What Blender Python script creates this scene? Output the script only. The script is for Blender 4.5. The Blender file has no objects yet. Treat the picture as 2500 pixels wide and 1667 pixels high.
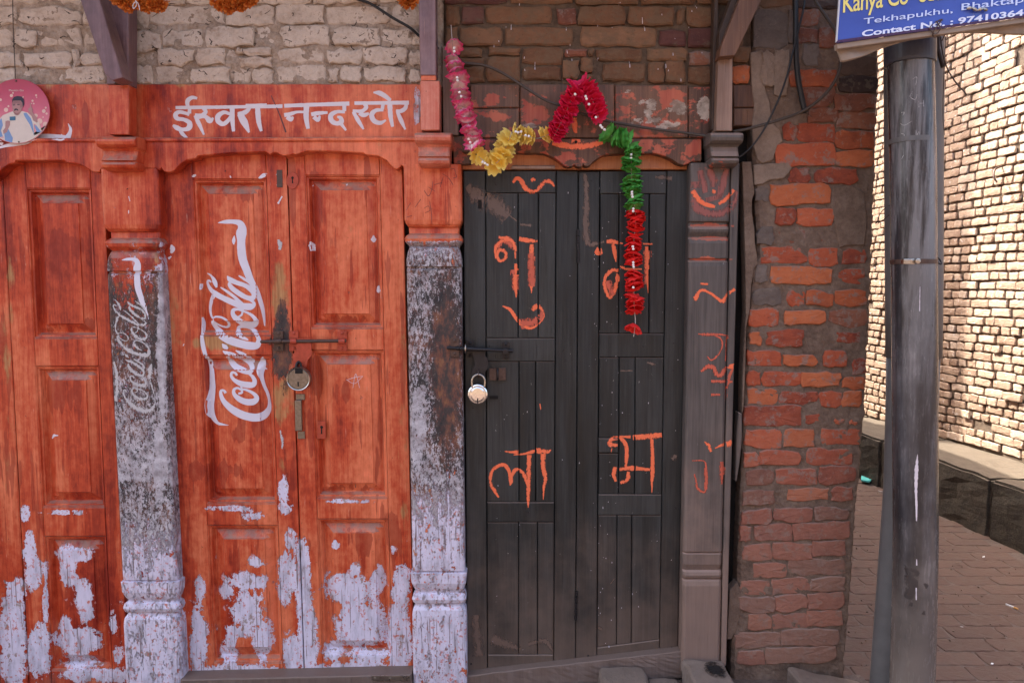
import bpy, bmesh, math, random
import numpy as np
from mathutils import Vector, noise as mn
from mathutils.bvhtree import BVHTree

random.seed(11)
SC = bpy.context.scene
COL = SC.collection

# ------------------------------------------------------------------ camera
F = 1800.0                      # focal length in photograph pixels (2500 wide)
PITCH = math.atan(133.5 / F)
S = 0.00145                     # metres per photograph pixel on the shop front
D = F * S                       # camera stands 2.61 m in front of the shop front
EZ = 1.5
CP, SP = math.cos(PITCH), math.sin(PITCH)
cam_d = bpy.data.cameras.new("camera"); cam = bpy.data.objects.new("camera", cam_d); COL.objects.link(cam)
cam.location = (0, -D, EZ); cam.rotation_euler = (math.pi / 2 - PITCH, 0, 0)
cam_d.sensor_width = 36; cam_d.lens = F / 2500 * 36; cam_d.clip_start = 0.05; cam_d.clip_end = 500
SC.camera = cam

# ------------------------------------------------------------------ sky, sun, exposure
SUN_FROM = Vector((-0.45, 0.40, 0.80)).normalized()
W = bpy.data.worlds.new("World"); SC.world = W; W.use_nodes = True
wt = W.node_tree; bg = wt.nodes["Background"]
sky = wt.nodes.new("ShaderNodeTexSky"); sky.sky_type = 'NISHITA'; sky.sun_disc = False
sky.sun_elevation = math.asin(SUN_FROM.z)
sky.sun_rotation = math.atan2(SUN_FROM.x, SUN_FROM.y)
sky.dust_density = 7.0; sky.air_density = 1.0; sky.ozone_density = 0.3
wt.links.new(sky.outputs[0], bg.inputs[0]); bg.inputs[1].default_value = 0.15
sl = bpy.data.lights.new("sun", 'SUN'); so = bpy.data.objects.new("sun", sl); COL.objects.link(so)
sl.energy = 2.6; sl.angle = math.radians(0.5); sl.color = (1.0, 0.93, 0.82)
so.rotation_euler = SUN_FROM.to_track_quat('Z', 'Y').to_euler(); so.location = (0, 0, 12)
vs = SC.view_settings
vs.view_transform = 'Standard'; vs.look = 'None'; vs.gamma = 1; vs.use_curve_mapping = False
vs.exposure = 2.5
SC.render.engine = 'CYCLES'
SC.cycles.max_bounces = 7; SC.cycles.diffuse_bounces = 4

# ------------------------------------------------------------------ helpers
def P(px, py, y=0.0):
    """the point of the plane at depth y that the photograph shows at px, py"""
    u = (px - 1250) / F; v = -(py - 833.5) / F
    dy = CP + v * SP; dz = -SP + v * CP
    t = (y + D) / dy
    return Vector((u * t, y, EZ + dz * t))

def unP(co):
    x, y, z = co[..., 0], co[..., 1] + D, co[..., 2] - EZ
    f = y * CP - z * SP; up = y * SP + z * CP
    return 1250 + F * x / f, 833.5 - F * up / f

class T:
    """small node-tree builder"""
    def __init__(s, name):
        s.m = bpy.data.materials.new(name); s.m.use_nodes = True
        s.t = s.m.node_tree; s.n = s.t.nodes; s.l = s.t.links
        s.b = s.n["Principled BSDF"]; s.out = s.n["Material Output"]
        s.geo = s.n.new("ShaderNodeNewGeometry"); s.oi = s.n.new("ShaderNodeObjectInfo")
        s.pos = s.geo.outputs["Position"]; s.rnd = s.oi.outputs["Random"]
        s.b.inputs["Specular IOR Level"].default_value = 0.35
    def put(s, sock, v):
        if hasattr(v, "links"): s.l.new(v, sock)
        elif isinstance(v, (tuple, list)):
            sock.default_value = tuple(v) + (1,) if len(v) == 3 and len(sock.default_value) == 4 else v
        else: sock.default_value = v
    def noise(s, sc, detail=4, rough=0.55, off=0.0, dist=0.0, per=False):
        mp = s.n.new("ShaderNodeVectorMath"); mp.operation = 'MULTIPLY'
        s.l.new(s.pos, mp.inputs[0]); mp.inputs[1].default_value = sc if isinstance(sc, tuple) else (sc, sc, sc)
        v = mp.outputs[0]
        if off or per:
            a = s.n.new("ShaderNodeVectorMath"); a.operation = 'ADD'; s.l.new(v, a.inputs[0])
            if per:
                k = s.math('MULTIPLY', s.rnd, 97.0); c = s.n.new("ShaderNodeCombineXYZ")
                for i in range(3): s.l.new(k, c.inputs[i])
                s.l.new(c.outputs[0], a.inputs[1])
            else: a.inputs[1].default_value = (off, off * 1.7, off * 2.3)
            v = a.outputs[0]
        nz = s.n.new("ShaderNodeTexNoise"); s.l.new(v, nz.inputs["Vector"])
        nz.inputs["Scale"].default_value = 1; nz.inputs["Detail"].default_value = detail
        nz.inputs["Roughness"].default_value = rough; nz.inputs["Distortion"].default_value = dist
        return nz.outputs["Fac"]
    def math(s, op, a, b=0.0, c=0.0, clamp=False):
        n = s.n.new("ShaderNodeMath"); n.operation = op; n.use_clamp = clamp
        s.put(n.inputs[0], a); s.put(n.inputs[1], b); s.put(n.inputs[2], c); return n.outputs[0]
    def add(s, a, b): return s.math('ADD', a, b)
    def mul(s, a, b): return s.math('MULTIPLY', a, b)
    def step(s, v, lo, hi):
        n = s.n.new("ShaderNodeMapRange"); n.clamp = True; n.interpolation_type = 'SMOOTHSTEP'
        s.put(n.inputs[0], v); s.put(n.inputs[1], lo); s.put(n.inputs[2], hi); return n.outputs[0]
    def mix(s, f, a, b):
        n = s.n.new("ShaderNodeMix"); n.data_type = 'RGBA'
        s.put(n.inputs[0], f); s.put(n.inputs[6], a); s.put(n.inputs[7], b); return n.outputs[2]
    def ramp(s, f, stops):
        n = s.n.new("ShaderNodeValToRGB"); s.put(n.inputs[0], f); e = n.color_ramp.elements
        e[0].position, e[0].color = stops[0][0], tuple(stops[0][1]) + (1,)
        e[1].position, e[1].color = stops[-1][0], tuple(stops[-1][1]) + (1,)
        for p, c in stops[1:-1]:
            q = e.new(p); q.color = tuple(c) + (1,)
        return n.outputs[0]
    def attr(s, name='wear'):
        a = s.n.new("ShaderNodeAttribute"); a.attribute_name = name
        sp = s.n.new("ShaderNodeSeparateColor"); s.l.new(a.outputs["Color"], sp.inputs[0])
        return sp.outputs[0], sp.outputs[1], sp.outputs[2], a.outputs["Alpha"]
    def up(s):
        x = s.n.new("ShaderNodeSeparateXYZ"); s.l.new(s.geo.outputs["Normal"], x.inputs[0]); return x.outputs[2]
    def posx(s):
        x = s.n.new('ShaderNodeSeparateXYZ'); s.l.new(s.pos, x.inputs[0]); return x.outputs[0]
    def posz(s):
        x = s.n.new("ShaderNodeSeparateXYZ"); s.l.new(s.pos, x.inputs[0]); return x.outputs[2]
    def vor(s, sc, feature='F1', rnd=1.0):
        mp = s.n.new("ShaderNodeVectorMath"); mp.operation = 'MULTIPLY'
        s.l.new(s.pos, mp.inputs[0]); mp.inputs[1].default_value = sc if isinstance(sc, tuple) else (sc, sc, sc)
        v = s.n.new("ShaderNodeTexVoronoi"); v.feature = feature; v.inputs["Scale"].default_value = 1
        v.inputs["Randomness"].default_value = rnd
        s.l.new(mp.outputs[0], v.inputs["Vector"]); return v.outputs["Distance"]
    def bump(s, h, dist=0.002, strength=1.0):
        b = s.n.new("ShaderNodeBump"); b.inputs["Strength"].default_value = strength
        b.inputs["Distance"].default_value = dist; s.put(b.inputs["Height"], h)
        s.l.new(b.outputs[0], s.b.inputs["Normal"])
    def done(s, col, rough=0.6, metal=0.0):
        s.put(s.b.inputs["Base Color"], col); s.put(s.b.inputs["Roughness"], rough); s.put(s.b.inputs["Metallic"], metal)
        return s.m

# ------------------------------------------------------------------ materials
LAV = (0.59, 0.55, 0.65)
def mat_paint(name, deep, mid, pale, speck=False, dustc=(0.27, 0.17, 0.13), lav=LAV, glossy=0.40):
    t = T(name)
    R, G, B, A = t.attr()
    streak = t.noise((16, 16, 1.7), 6, .62); big = t.noise((3.1, 3.1, 2.1), 3, .5)
    fine = t.noise((210, 210, 7), 4, .6); mott = t.noise((42, 42, 30), 5, .65)
    f = t.add(t.add(t.mul(streak, .62), t.mul(big, .38)), t.mul(t.add(mott, -.5), .28))
    f = t.add(f, t.mul(t.add(fine, -.5), .22)); f = t.add(f, t.add(-.045, t.mul(t.step(t.add(t.posx(), t.mul(t.add(mott, -.5), .6)), -1.5, -.15), .095)))
    base = t.ramp(f, [(.34, deep), (.46, mid), (.58, pale), (.72, tuple(min(1, c * 1.3 + .015) for c in pale))])
    # drips of the darker under-coat
    dr = t.step(t.add(A, t.mul(t.add(t.noise((34, 34, 3.2), 3, .5, off=7), -.5), 1.8)), .50, .54)
    base = t.mix(t.mul(dr, .55), base, deep)
    # scuffed pale scratches and little dark dents
    scr = t.step(t.noise((120, 120, 9), 5, .7, off=3), .665, .70)
    base = t.mix(t.mul(scr, .45), base, (.62, .36, .27))
    dent = t.step(t.noise(95, 3, .6, off=5), .70, .73)
    base = t.mix(t.mul(dent, .6), base, (.09, .03, .02))
    # ochre bare wood
    oc = t.step(t.add(B, t.mul(t.add(t.noise((18, 18, 7), 6, .65, off=2), -.5), 2.2)), .35, .75)
    base = t.mix(t.mul(oc, .85), base, t.ramp(fine, [(.3, (.23, .11, .04)), (.7, (.47, .27, .11))]))
    # dust lying on ledges and upward chamfers
    du = t.mul(t.step(t.up(), .10, .45), t.step(t.noise(26, 5, .6, off=9), .30, .62))
    base = t.mix(t.mul(du, .8), base, dustc)
    # soot / speckled weathering
    sp = t.noise((130, 130, 70), 6, .8, off=4); sp2 = t.noise((38, 38, 15), 6, .72, off=6)
    g = t.step(t.add(G, t.mul(t.add(t.add(t.mul(sp2, .6), t.mul(sp, .5)), -.55), 2.6)), .40, .60)
    under = t.ramp(t.add(t.mul(sp2, .6), t.mul(t.noise(9, 4, .6, off=8), .4)), [(.38, (.016, .016, .018)), (.49, (.05, .036, .032)), (.56, (.14, .055, .035)), (.66, (.25, .12, .05))])
    whit = t.step(t.add(t.add(t.mul(sp, .8), t.mul(sp2, .25)), t.mul(t.add(R, -.5), .45)), .53, .60)
    soot = t.mix(t.mul(whit, .9), under, t.ramp(t.noise(24, 5, .7, off=31), [(.35, (.26, .23, .24)), (.65, (.58, .55, .58))]))
    base = t.mix(g, base, soot)
    # peeled patches: lavender under-coat with crisp ragged edges
    n1 = t.noise((17, 17, 13), 6, .62, off=11); n2 = t.noise((75, 75, 60), 5, .7, off=12)
    pf = t.add(R, t.add(t.mul(t.add(n1, -.5), 1.7), t.mul(t.add(n2, -.5), 1.35)))
    peel = t.mul(t.step(pf, .495, .510), t.math('SUBTRACT', 1.0, g))
    rim = t.mul(t.step(pf, .46, .495), t.math('SUBTRACT', 1.0, t.step(pf, .495, .51)))
    lv = t.ramp(t.noise((30, 30, 9), 6, .68, off=14), [(.29, (.22, .155, .13)), (.38, tuple(c * .74 for c in lav)), (.52, lav), (.75, tuple(c * 1.12 for c in lav))])
    wd = t.step(t.add(t.noise((24, 24, 11), 6, .72, off=41), t.mul(t.add(n2, -.5), .5)), .60, .64)
    lv = t.mix(t.mul(wd, .8), lv, t.mix(fine, (.16, .10, .075), (.34, .24, .19)))
    rs = t.step(t.add(n2, t.mul(t.add(n1, -.5), .4)), .585, .61)
    lv = t.mix(t.mul(rs, .7), lv, t.mix(fine, mid, pale))
    crack = t.step(t.noise((130, 130, 4.5), 4, .6, off=15), .60, .64)
    lv = t.mix(t.mul(crack, .75), lv, (.13, .075, .06))
    base = t.mix(t.mul(rim, .45), base, deep)
    base = t.mix(peel, base, lv)
    gr = t.step(t.add(t.mul(t.posz(), -1.6), t.noise(11, 5, .6, off=17)), .30, .75)
    base = t.mix(t.mul(gr, .55), base, (.17, .115, .09))
    h = t.add(t.add(t.mul(fine, .30), t.mul(mott, .35)), t.add(t.mul(peel, -1.5), t.add(t.mul(g, t.mul(sp, .9)), t.mul(streak, .25))))
    t.bump(h, .0020, .9)
    rg = t.add(t.mul(peel, .3), t.add(glossy, t.mul(t.add(mott, -.5), .5)))
    return t.done(base, t.math('MAXIMUM', t.add(rg, t.mul(g, .25)), .2))

M = {}
M['red'] = mat_paint("red_paint", (.21, .015, .007), (.44, .052, .017), (.58, .140, .060))
M['pink'] = mat_paint("faded_red_paint", (.36, .050, .028), (.49, .105, .060), (.56, .19, .125))
M['purple'] = mat_paint("dull_purple_paint", (.085, .048, .052), (.15, .084, .090), (.21, .13, .135), lav=(.30, .22, .2))

def mat_wood(name, c0, c1, c2, dirt=(.095, .062, .046), rough=.55, patch=None, dz=0.0, gs=1.0):
    t = T(name); R, G, B, A = t.attr()
    gr = t.noise((150, 150, 5), 5, .65, per=True); st = t.noise((26, 26, 2), 5, .6, per=True); big = t.noise(4.5, 4, .55, off=3)
    f = t.add(t.add(t.mul(gr, .42 * gs), t.mul(st, .38)), t.add(t.mul(big, .20), t.mul(t.rnd, .14)))
    base = t.ramp(f, [(.36, c0), (.52, c1), (.68, c2)])
    cr = t.step(t.noise((240, 240, 3), 4, .6, off=5), .67, .70)
    base = t.mix(t.mul(cr, .7), base, tuple(c * .25 for c in c0))
    wh = t.step(t.noise((150, 150, 60), 3, .6, off=9), .735, .75)
    base = t.mix(t.mul(wh, .6), base, (.42, .40, .38))
    gm = t.step(t.add(t.mul(t.posz(), -1.0), t.mul(t.noise(7, 5, .6, off=2), 1.0)), -.25 + dz, .55 + dz)
    base = t.mix(t.mul(gm, .72), base, t.mix(gr, dirt, tuple(c * 1.35 for c in dirt)))
    if patch:      # remains of older paint: R orange red, G cream, B bright orange
        n = t.noise((22, 22, 30), 6, .68, off=4); n2 = t.noise((11, 11, 16), 6, .7, off=8)
        base = t.mix(t.mul(t.step(t.add(R, t.mul(t.add(n, -.5), 1.5)), .46, .54), .9), base, t.ramp(st, [(.35, (.30, .045, .025)), (.65, (.50, .13, .07))]))
        base = t.mix(t.mul(t.step(t.add(G, t.mul(t.add(n2, -.5), 1.7)), .50, .56), .88), base, t.ramp(n, [(.4, (.22, .16, .12)), (.6, (.50, .42, .34))]))
        base = t.mix(t.mul(t.step(t.add(B, t.mul(t.add(gr, -.5), .6)), .45, .6), .95), base, (.80, .10, .012))
    du = t.mul(t.step(t.up(), .15, .5), .6)
    base = t.mix(du, base, tuple(min(1, c * 1.5) for c in dirt))
    t.bump(t.add(t.mul(gr, .5), t.add(t.mul(st, .4), t.mul(cr, -1.0))), .0010, .8)
    return t.done(base, t.add(rough, t.mul(t.add(st, -.5), .4)))
M['black'] = mat_wood("black_wood", (.006, .0065, .0065), (.0155, .0165, .0165), (.038, .0385, .037), rough=.48, dirt=(.125, .086, .066))
M['greywood'] = mat_wood("grey_wood", (.032, .027, .025), (.068, .056, .051), (.115, .094, .083), dirt=(.21, .14, .11), dz=-.30, patch=True)
M['brownwood'] = mat_wood("brown_wood", (.034, .016, .009), (.095, .044, .026), (.17, .085, .050), patch=True)
M['darkwood'] = mat_wood("dark_wood", (.018, .011, .008), (.035, .021, .015), (.06, .038, .027))
M['lightwood'] = mat_wood("weathered_light_wood", (.11, .062, .042), (.19, .115, .082), (.29, .19, .145))
M['orangewood'] = mat_wood("raw_orange_wood", (.20, .055, .02), (.34, .11, .04), (.46, .18, .075))
M['sill'] = mat_wood("dusty_sill_wood", (.08, .055, .047), (.15, .108, .095), (.23, .175, .155), dirt=(.105, .072, .056))

def mat_brick(name, cols, mortar=(.235, .18, .15), smear=.5, pit=.6, bumpd=.004, dusty=None, white=0.0, rough=.85, top=None):
    t = T(name)
    n1 = t.noise(14, 6, .65, per=True); n2 = t.noise(70, 6, .7, per=True); n3 = t.noise((24, 24, 55), 6, .7, per=True)
    f = t.add(t.add(t.mul(n1, .50), t.mul(n3, .30)), t.add(t.mul(t.rnd, .30), -.05))
    k = len(cols)
    base = t.ramp(f, [(.30 + .42 * i / (k - 1), c) for i, c in enumerate(cols)])
    base = t.mix(t.mul(t.step(n2, .55, .75), .35), base, tuple(min(1, c * 1.5) for c in cols[-1]))
    dk = t.step(t.noise(120, 4, .6, per=True, off=0), .66, .70)
    base = t.mix(t.mul(dk, pit), base, (.05, .028, .02))
    sm = t.step(t.add(t.noise(19, 6, .7, off=6), t.mul(t.add(n2, -.5), .5)), .66 - smear * .28, .74 - smear * .22)
    base = t.mix(t.mul(sm, .72), base, t.mix(n2, tuple(c * .7 for c in mortar), mortar))
    if white:
        wz = t.step(t.noise((36, 36, 28), 5, .7, off=21), .70 - white * .12, .72 - white * .12)
        base = t.mix(t.mul(wz, .85), base, (.62, .58, .54))
    if dusty:
        dz = t.step(t.add(t.mul(t.posz(), -1.0), t.mul(n1, .5)), dusty[0], dusty[1])
        base = t.mix(t.mul(dz, .70), base, t.mix(n2, (.17, .095, .07), (.27, .165, .125)))
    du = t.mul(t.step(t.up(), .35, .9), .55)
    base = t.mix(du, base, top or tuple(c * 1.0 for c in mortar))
    t.bump(t.add(t.mul(n3, .9), t.add(t.mul(n2, .6), t.mul(dk, -.5))), bumpd, .9)
    return t.done(base, rough)
M['b_red'] = mat_brick("red_brick", [(.17, .036, .020), (.33, .070, .030), (.43, .110, .048)], dusty=(-.95, -.15))
M['b_orange'] = mat_brick("orange_brick", [(.23, .055, .024), (.37, .095, .036), (.45, .135, .055)], smear=.45, dusty=(-.95, -.15))
M['b_dull'] = mat_brick("dull_brick", [(.12, .045, .03), (.20, .070, .04), (.26, .11, .065)], smear=.6, dusty=(-.95, -.15))
M['b_dark'] = mat_brick("dark_brick", [(.035, .022, .02), (.07, .042, .033), (.11, .07, .05)], mortar=(.12, .09, .07), smear=.4)
M['b_brown'] = mat_brick("brown_brick", [(.10, .044, .021), (.16, .076, .038), (.22, .115, .062)], mortar=(.16, .098, .056), smear=.75, bumpd=.003)
M['b_maroon'] = mat_brick("maroon_brick", [(.055, .020, .018), (.095, .034, .028), (.13, .06, .045)], mortar=(.13, .09, .06), smear=.4, bumpd=.003)
M['b_alley'] = mat_brick("sunlit_tan_brick", [(.26, .165, .11), (.42, .30, .215), (.52, .41, .32)], mortar=(.38, .29, .22), smear=.3, white=.7, bumpd=.006)
M['b_pave'] = mat_brick("paving_brick", [(.062, .026, .018), (.092, .041, .028), (.125, .064, .045)], mortar=(.11, .070, .05), smear=.7, bumpd=.003)
M['stone'] = mat_brick("grey_stone", [(.10, .075, .062), (.155, .12, .10), (.21, .165, .14)], mortar=(.16, .12, .095), smear=.5, bumpd=.006, top=(.19, .135, .10))
M['ledge'] = mat_brick("ledge_stone", [(.018, .015, .010), (.040, .033, .023), (.085, .068, .048)], mortar=(.08, .065, .048), smear=.5, bumpd=.006, top=(.15, .115, .082))  # near-black sides and paler top: shade and sunlight put into the colour

def mat_white_brick():
    t = T("whitewashed_brick")
    n1 = t.noise(13, 6, .65); n2 = t.noise(60, 6, .72, off=4); n3 = t.noise((130, 130, 90), 5, .7, off=8)
    base = t.ramp(t.add(t.mul(n1, .6), t.mul(n2, .4)), [(.34, (.26, .18, .13)), (.43, (.46, .365, .295)), (.56, (.60, .50, .42))])
    dirt = t.step(t.add(n2, t.mul(t.add(n1, -.5), .9)), .60, .70)
    base = t.mix(t.mul(dirt, .75), base, (.15, .09, .055))
    dk = t.step(n3, .655, .69)
    base = t.mix(t.mul(dk, .7), base, (.09, .05, .033))
    edge = t.step(t.up(), .55, .95)
    base = t.mix(t.mul(edge, .7), base, (.20, .125, .08))
    t.bump(t.add(t.mul(n1, .5), t.add(t.mul(n2, 1.2), t.mul(dk, -.8))), .006, .9)
    return t.done(base, .8)
M['b_white'] = mat_white_brick()

def mat_mortar(name, c0, c1, c2, sc=1.0):
    t = T(name)
    n1 = t.noise(9 * sc, 6, .65); n2 = t.noise(55 * sc, 6, .7, off=3); n3 = t.noise(260, 3, .6, off=5)
    base = t.ramp(t.add(t.mul(n1, .45), t.add(t.mul(n2, .4), t.mul(n3, .15))), [(.34, c0), (.50, c1), (.66, c2)])
    sp = t.step(n3, .74, .76); base = t.mix(t.mul(sp, .6), base, (.5, .45, .4))
    t.bump(t.add(t.mul(n2, 1.0), t.mul(n3, .4)), .005, .9)
    return t.done(base, .92)
M['mortar'] = mat_mortar("grey_mortar", (.080, .050, .035), (.15, .100, .072), (.22, .158, .118))
M['mortar_low'] = M['mortar']
M['mortar_white'] = mat_mortar("dirty_whitewash_mortar", (.13, .08, .05), (.34, .26, .20), (.50, .41, .34), 1.6)
M['mortar_brown'] = mat_mortar("mud_mortar", (.045, .028, .018), (.10, .065, .042), (.15, .10, .066))
M['mortar_alley'] = mat_mortar("alley_mortar", (.07, .048, .034), (.13, .094, .068), (.19, .14, .10))
M['ground'] = mat_mortar("dusty_ground", (.07, .046, .036), (.11, .076, .060), (.16, .115, .092))
M['plaster'] = mat_mortar("cracked_mud_plaster", (.14, .098, .072), (.22, .158, .118), (.29, .215, .165))

def mat_flat(name, col, rough=.6, metal=0.0, var=.25, sc=40, bump=.0004, trans=0.0, spec=None):
    t = T(name); n = t.noise(sc, 5, .6)
    c = t.mix(n, tuple(max(0, x * (1 - var)) for x in col), tuple(min(1, x * (1 + var)) for x in col))
    t.bump(n, bump, .6)
    if spec is not None: t.b.inputs["Specular IOR Level"].default_value = spec
    return t.done(c, t.add(rough, t.mul(t.add(n, -.5), .3)), metal)
M['void'] = mat_flat("dark_void", (.012, .010, .009), .95)
M['cable'] = mat_flat("black_cable_rubber", (.018, .017, .018), .45)
M['cable2'] = mat_flat("dusty_cable_rubber", (.06, .045, .036), .6, var=.5)
M['iron'] = mat_flat("rusty_iron", (.085, .055, .045), .48, .55, var=.55, sc=90)
M['irondark'] = mat_flat("dark_iron", (.030, .028, .030), .42, .6, var=.45, sc=90)
M['redmetal'] = mat_flat("red_painted_iron", (.36, .055, .028), .40, .1, var=.55, sc=60)
M['steel'] = mat_flat("worn_steel", (.40, .37, .33), .30, 1.0, var=.45, sc=70)
M['chrome'] = mat_flat("polished_steel", (.72, .69, .66), .12, 1.0, var=.12, sc=120, bump=.0001)
M['dirtybrass'] = mat_flat("tarnished_steel", (.20, .175, .15), .38, .9, var=.6, sc=110)
M['wire'] = mat_flat("thin_white_string", (.55, .5, .48), .6)
M['bead'] = mat_flat("white_bead", (.80, .76, .72), .3)
M['beige'] = mat_flat("stained_beige_cloth", (.26, .20, .155), .85, var=.35, sc=14)
M['white_edge'] = mat_flat("white_sheet_edge", (.5, .5, .52), .5)
M['teal'] = mat_flat("teal_plastic_scrap", (.10, .45, .40), .5)
M['cig_white'] = mat_flat("cigarette_paper", (.7, .68, .66), .8, var=.05)
M['cig_tan'] = mat_flat("cigarette_filter", (.55, .28, .08), .8, var=.1)
M['slate'] = mat_flat("grey_slate", (.17, .17, .16), .8)
M['roof'] = mat_flat("old_roof_tile", (.20, .09, .06), .9)

def mat_paintstroke(name, col, lo, hi, var=.3, col2=None, sc=(160, 160, 60), edge=.55):
    """hand painted strokes: solid in the middle, dry-brushed and broken where 'fade' is high"""
    t = T(name); R, G, B, A = t.attr('stroke')
    n = t.noise(sc, 5, .7); n2 = t.noise(12, 4, .6, off=3)
    c = t.mix(n2, tuple(x * (1 - var) for x in col), col2 or tuple(min(1, x * (1 + var)) for x in col))
    f = t.add(t.mul(R, edge), t.add(t.mul(t.add(n, -.5), 1.7), t.mul(t.add(n2, -.5), .7)))
    f = t.add(f, G)
    a = t.math('SUBTRACT', 1.0, t.step(f, lo, hi))
    t.put(t.b.inputs["Alpha"], a)
    t.bump(n, .0006, .6)
    return t.done(c, .6)
M['sign_white'] = mat_paintstroke("white_sign_paint", (.62, .57, .61), .95, 1.05, .12)
M['logo_white'] = mat_paintstroke("faded_white_logo_paint", (.60, .57, .64), 1.0, 1.1, .12)
M['logo_faint'] = mat_paintstroke("worn_white_logo_paint", (.44, .42, .42), .22, .48, .15, sc=(190, 190, 120))
M['orange_chalk'] = mat_paintstroke("orange_chalky_paint", (.88, .16, .055), .24, .62, .12, (.78, .17, .075), sc=(150, 150, 110), edge=.42)
M['orange_faint'] = mat_paintstroke("faint_orange_rubbing", (.50, .10, .055), .15, .60, .2, sc=(200, 200, 60), edge=.5)
M['pink_faint'] = mat_paintstroke("faint_pink_powder", (.26, .085, .07), .05, .75, .2, sc=(120, 120, 20), edge=.5)
M['chip'] = mat_paintstroke("chipped_pale_undercoat", (.62, .56, .60), 1.2, 1.3, .1)
M['stain'] = mat_paintstroke('brown_stain', (.045, .035, .032), .9, 1.1, .2)
M['crack'] = mat_paintstroke('dark_cracks', (.035, .02, .013), .8, 1.0, .2)
M['scuff'] = mat_paintstroke('brown_scuff', (.13, .085, .065), .12, .7, .3, sc=(120, 120, 40), edge=.6)
M['soot'] = mat_paintstroke('soot_stain', (.010, .009, .009), .25, .95, .2, sc=(60, 60, 60), edge=.8)
M['pencil'] = mat_paintstroke("dark_scratches", (.13, .045, .04), .55, .7, .2)

def mat_petal(name, inner, outer):
    t = T(name); R, G, B, A = t.attr('petal')
    n = t.noise(150, 4, .6); n2 = t.rnd
    c = t.mix(t.step(t.add(R, t.mul(t.add(n, -.5), .5)), .35, 1.0), inner, outer)
    c = t.mix(t.mul(n2, .25), c, tuple(x * .7 for x in outer))
    t.put(t.b.inputs["Transmission Weight"], 0.0)
    tr = t.n.new("ShaderNodeBsdfTranslucent"); t.l.new(c, tr.inputs[0])
    mx = t.n.new("ShaderNodeMixShader"); mx.inputs[0].default_value = .25
    m = t.done(c, .55)
    t.l.new(t.b.outputs[0], mx.inputs[1]); t.l.new(tr.outputs[0], mx.inputs[2]); t.l.new(mx.outputs[0], t.out.inputs[0])
    return m
M['p_pink'] = mat_petal("pink_petals", (.92, .80, .78), (.80, .06, .22))
M['p_rose'] = mat_petal("rose_red_petals", (.80, .02, .08), (.88, .035, .14))
M['p_yellow'] = mat_petal("yellow_petals", (.96, .68, .12), (.99, .80, .24))
M['p_green'] = mat_petal("green_petals", (.22, .50, .12), (.08, .36, .06))
M['p_red'] = mat_petal("red_petals", (.80, .015, .015), (.88, .035, .03))
M['p_mari'] = mat_petal("dried_marigold_petals", (.50, .09, .01), (.62, .19, .03))

def mat_pipe():
    t = T("old_grey_plastic_pipe"); n = t.noise((26, 26, 2.2), 6, .65); n2 = t.noise(5, 4, .6, off=3); n3 = t.noise((90, 90, 14), 5, .7, off=5)
    f = t.add(t.mul(n, .5), t.add(t.mul(n2, .35), t.mul(n3, .15)))
    c = t.ramp(f, [(.36, (.018, .017, .019)), (.48, (.034, .031, .033)), (.58, (.075, .071, .075)), (.69, (.19, .18, .185))])
    c = t.mix(t.mul(t.step(t.posz(), 1.0, 1.75), t.mul(t.step(n, .40, .58), .55)), c, (.24, .235, .24))  # upper half lightened in the colour, standing in for a bright sheen
    sc = t.step(n3, .70, .73); c = t.mix(t.mul(sc, .6), c, (.40, .38, .38))
    bl = t.step(t.noise((14, 14, 9), 4, .6, off=8), .66, .67); c = t.mix(t.mul(bl, .5), c, (.05, .038, .034))
    g = t.step(t.add(t.mul(t.posz(), -1), t.mul(n2, .6)), -.55, .1); c = t.mix(t.mul(g, .75), c, (.20, .165, .14))
    t.bump(n3, .0006, .5)
    return t.done(c, t.add(.24, t.mul(t.add(n3, -.5), .4)))
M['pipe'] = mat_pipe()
M['pipe_dark'] = mat_flat("dark_blue_grey_collar", (.045, .047, .062), .42, var=.35, sc=30)
M['pipe_back'] = mat_flat("grey_painted_pipe", (.105, .10, .098), .55, var=.35, sc=20)

def mat_sign():
    t = T("glossy_blue_sign_print"); n = t.noise((4, 4, 9), 4, .5); n2 = t.noise((90, 90, 22), 5, .7, off=4)
    c = t.mix(n, (.018, .028, .21), (.06, .115, .47))
    c = t.mix(t.mul(t.step(n2, .66, .70), .5), c, (.35, .34, .42))
    return t.done(c, .22)
M['sign_blue'] = mat_sign()
M['sign_text'] = mat_flat("pale_printed_lettering", (.50, .57, .80), .3, var=.12)
M['sign_text2'] = mat_flat("bold_printed_lettering", (.62, .66, .82), .3, var=.15)
M['sign_yellow'] = mat_flat("yellow_printed_lettering", (.72, .60, .16), .3, var=.15)

def mat_disc():
    t = T("pink_poster_print"); z = t.posz(); n = t.noise(9, 3, .5)
    f = t.add(t.mul(t.add(z, -2.02), 4.3), t.mul(t.add(n, -.5), .15))
    c = t.ramp(f, [(0.0, (.66, .30, .33)), (.35, (.52, .12, .18)), (.62, (.42, .05, .10)), (.9, (.30, .025, .04))])
    return t.done(c, .35)
M['disc'] = mat_disc()
for k, c in dict(pr_white=(.58, .50, .44), pr_bubble=(.62, .42, .36), pr_blue=(.16, .26, .46), pr_skin=(.26, .12, .12), pr_skin2=(.36, .19, .18), pr_hair=(.018, .014, .03), pr_card=(.04, .13, .22)).items():
    M[k] = mat_flat("poster_ink_" + k[3:], c, .4, var=.12, sc=60, bump=.0001)
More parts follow.
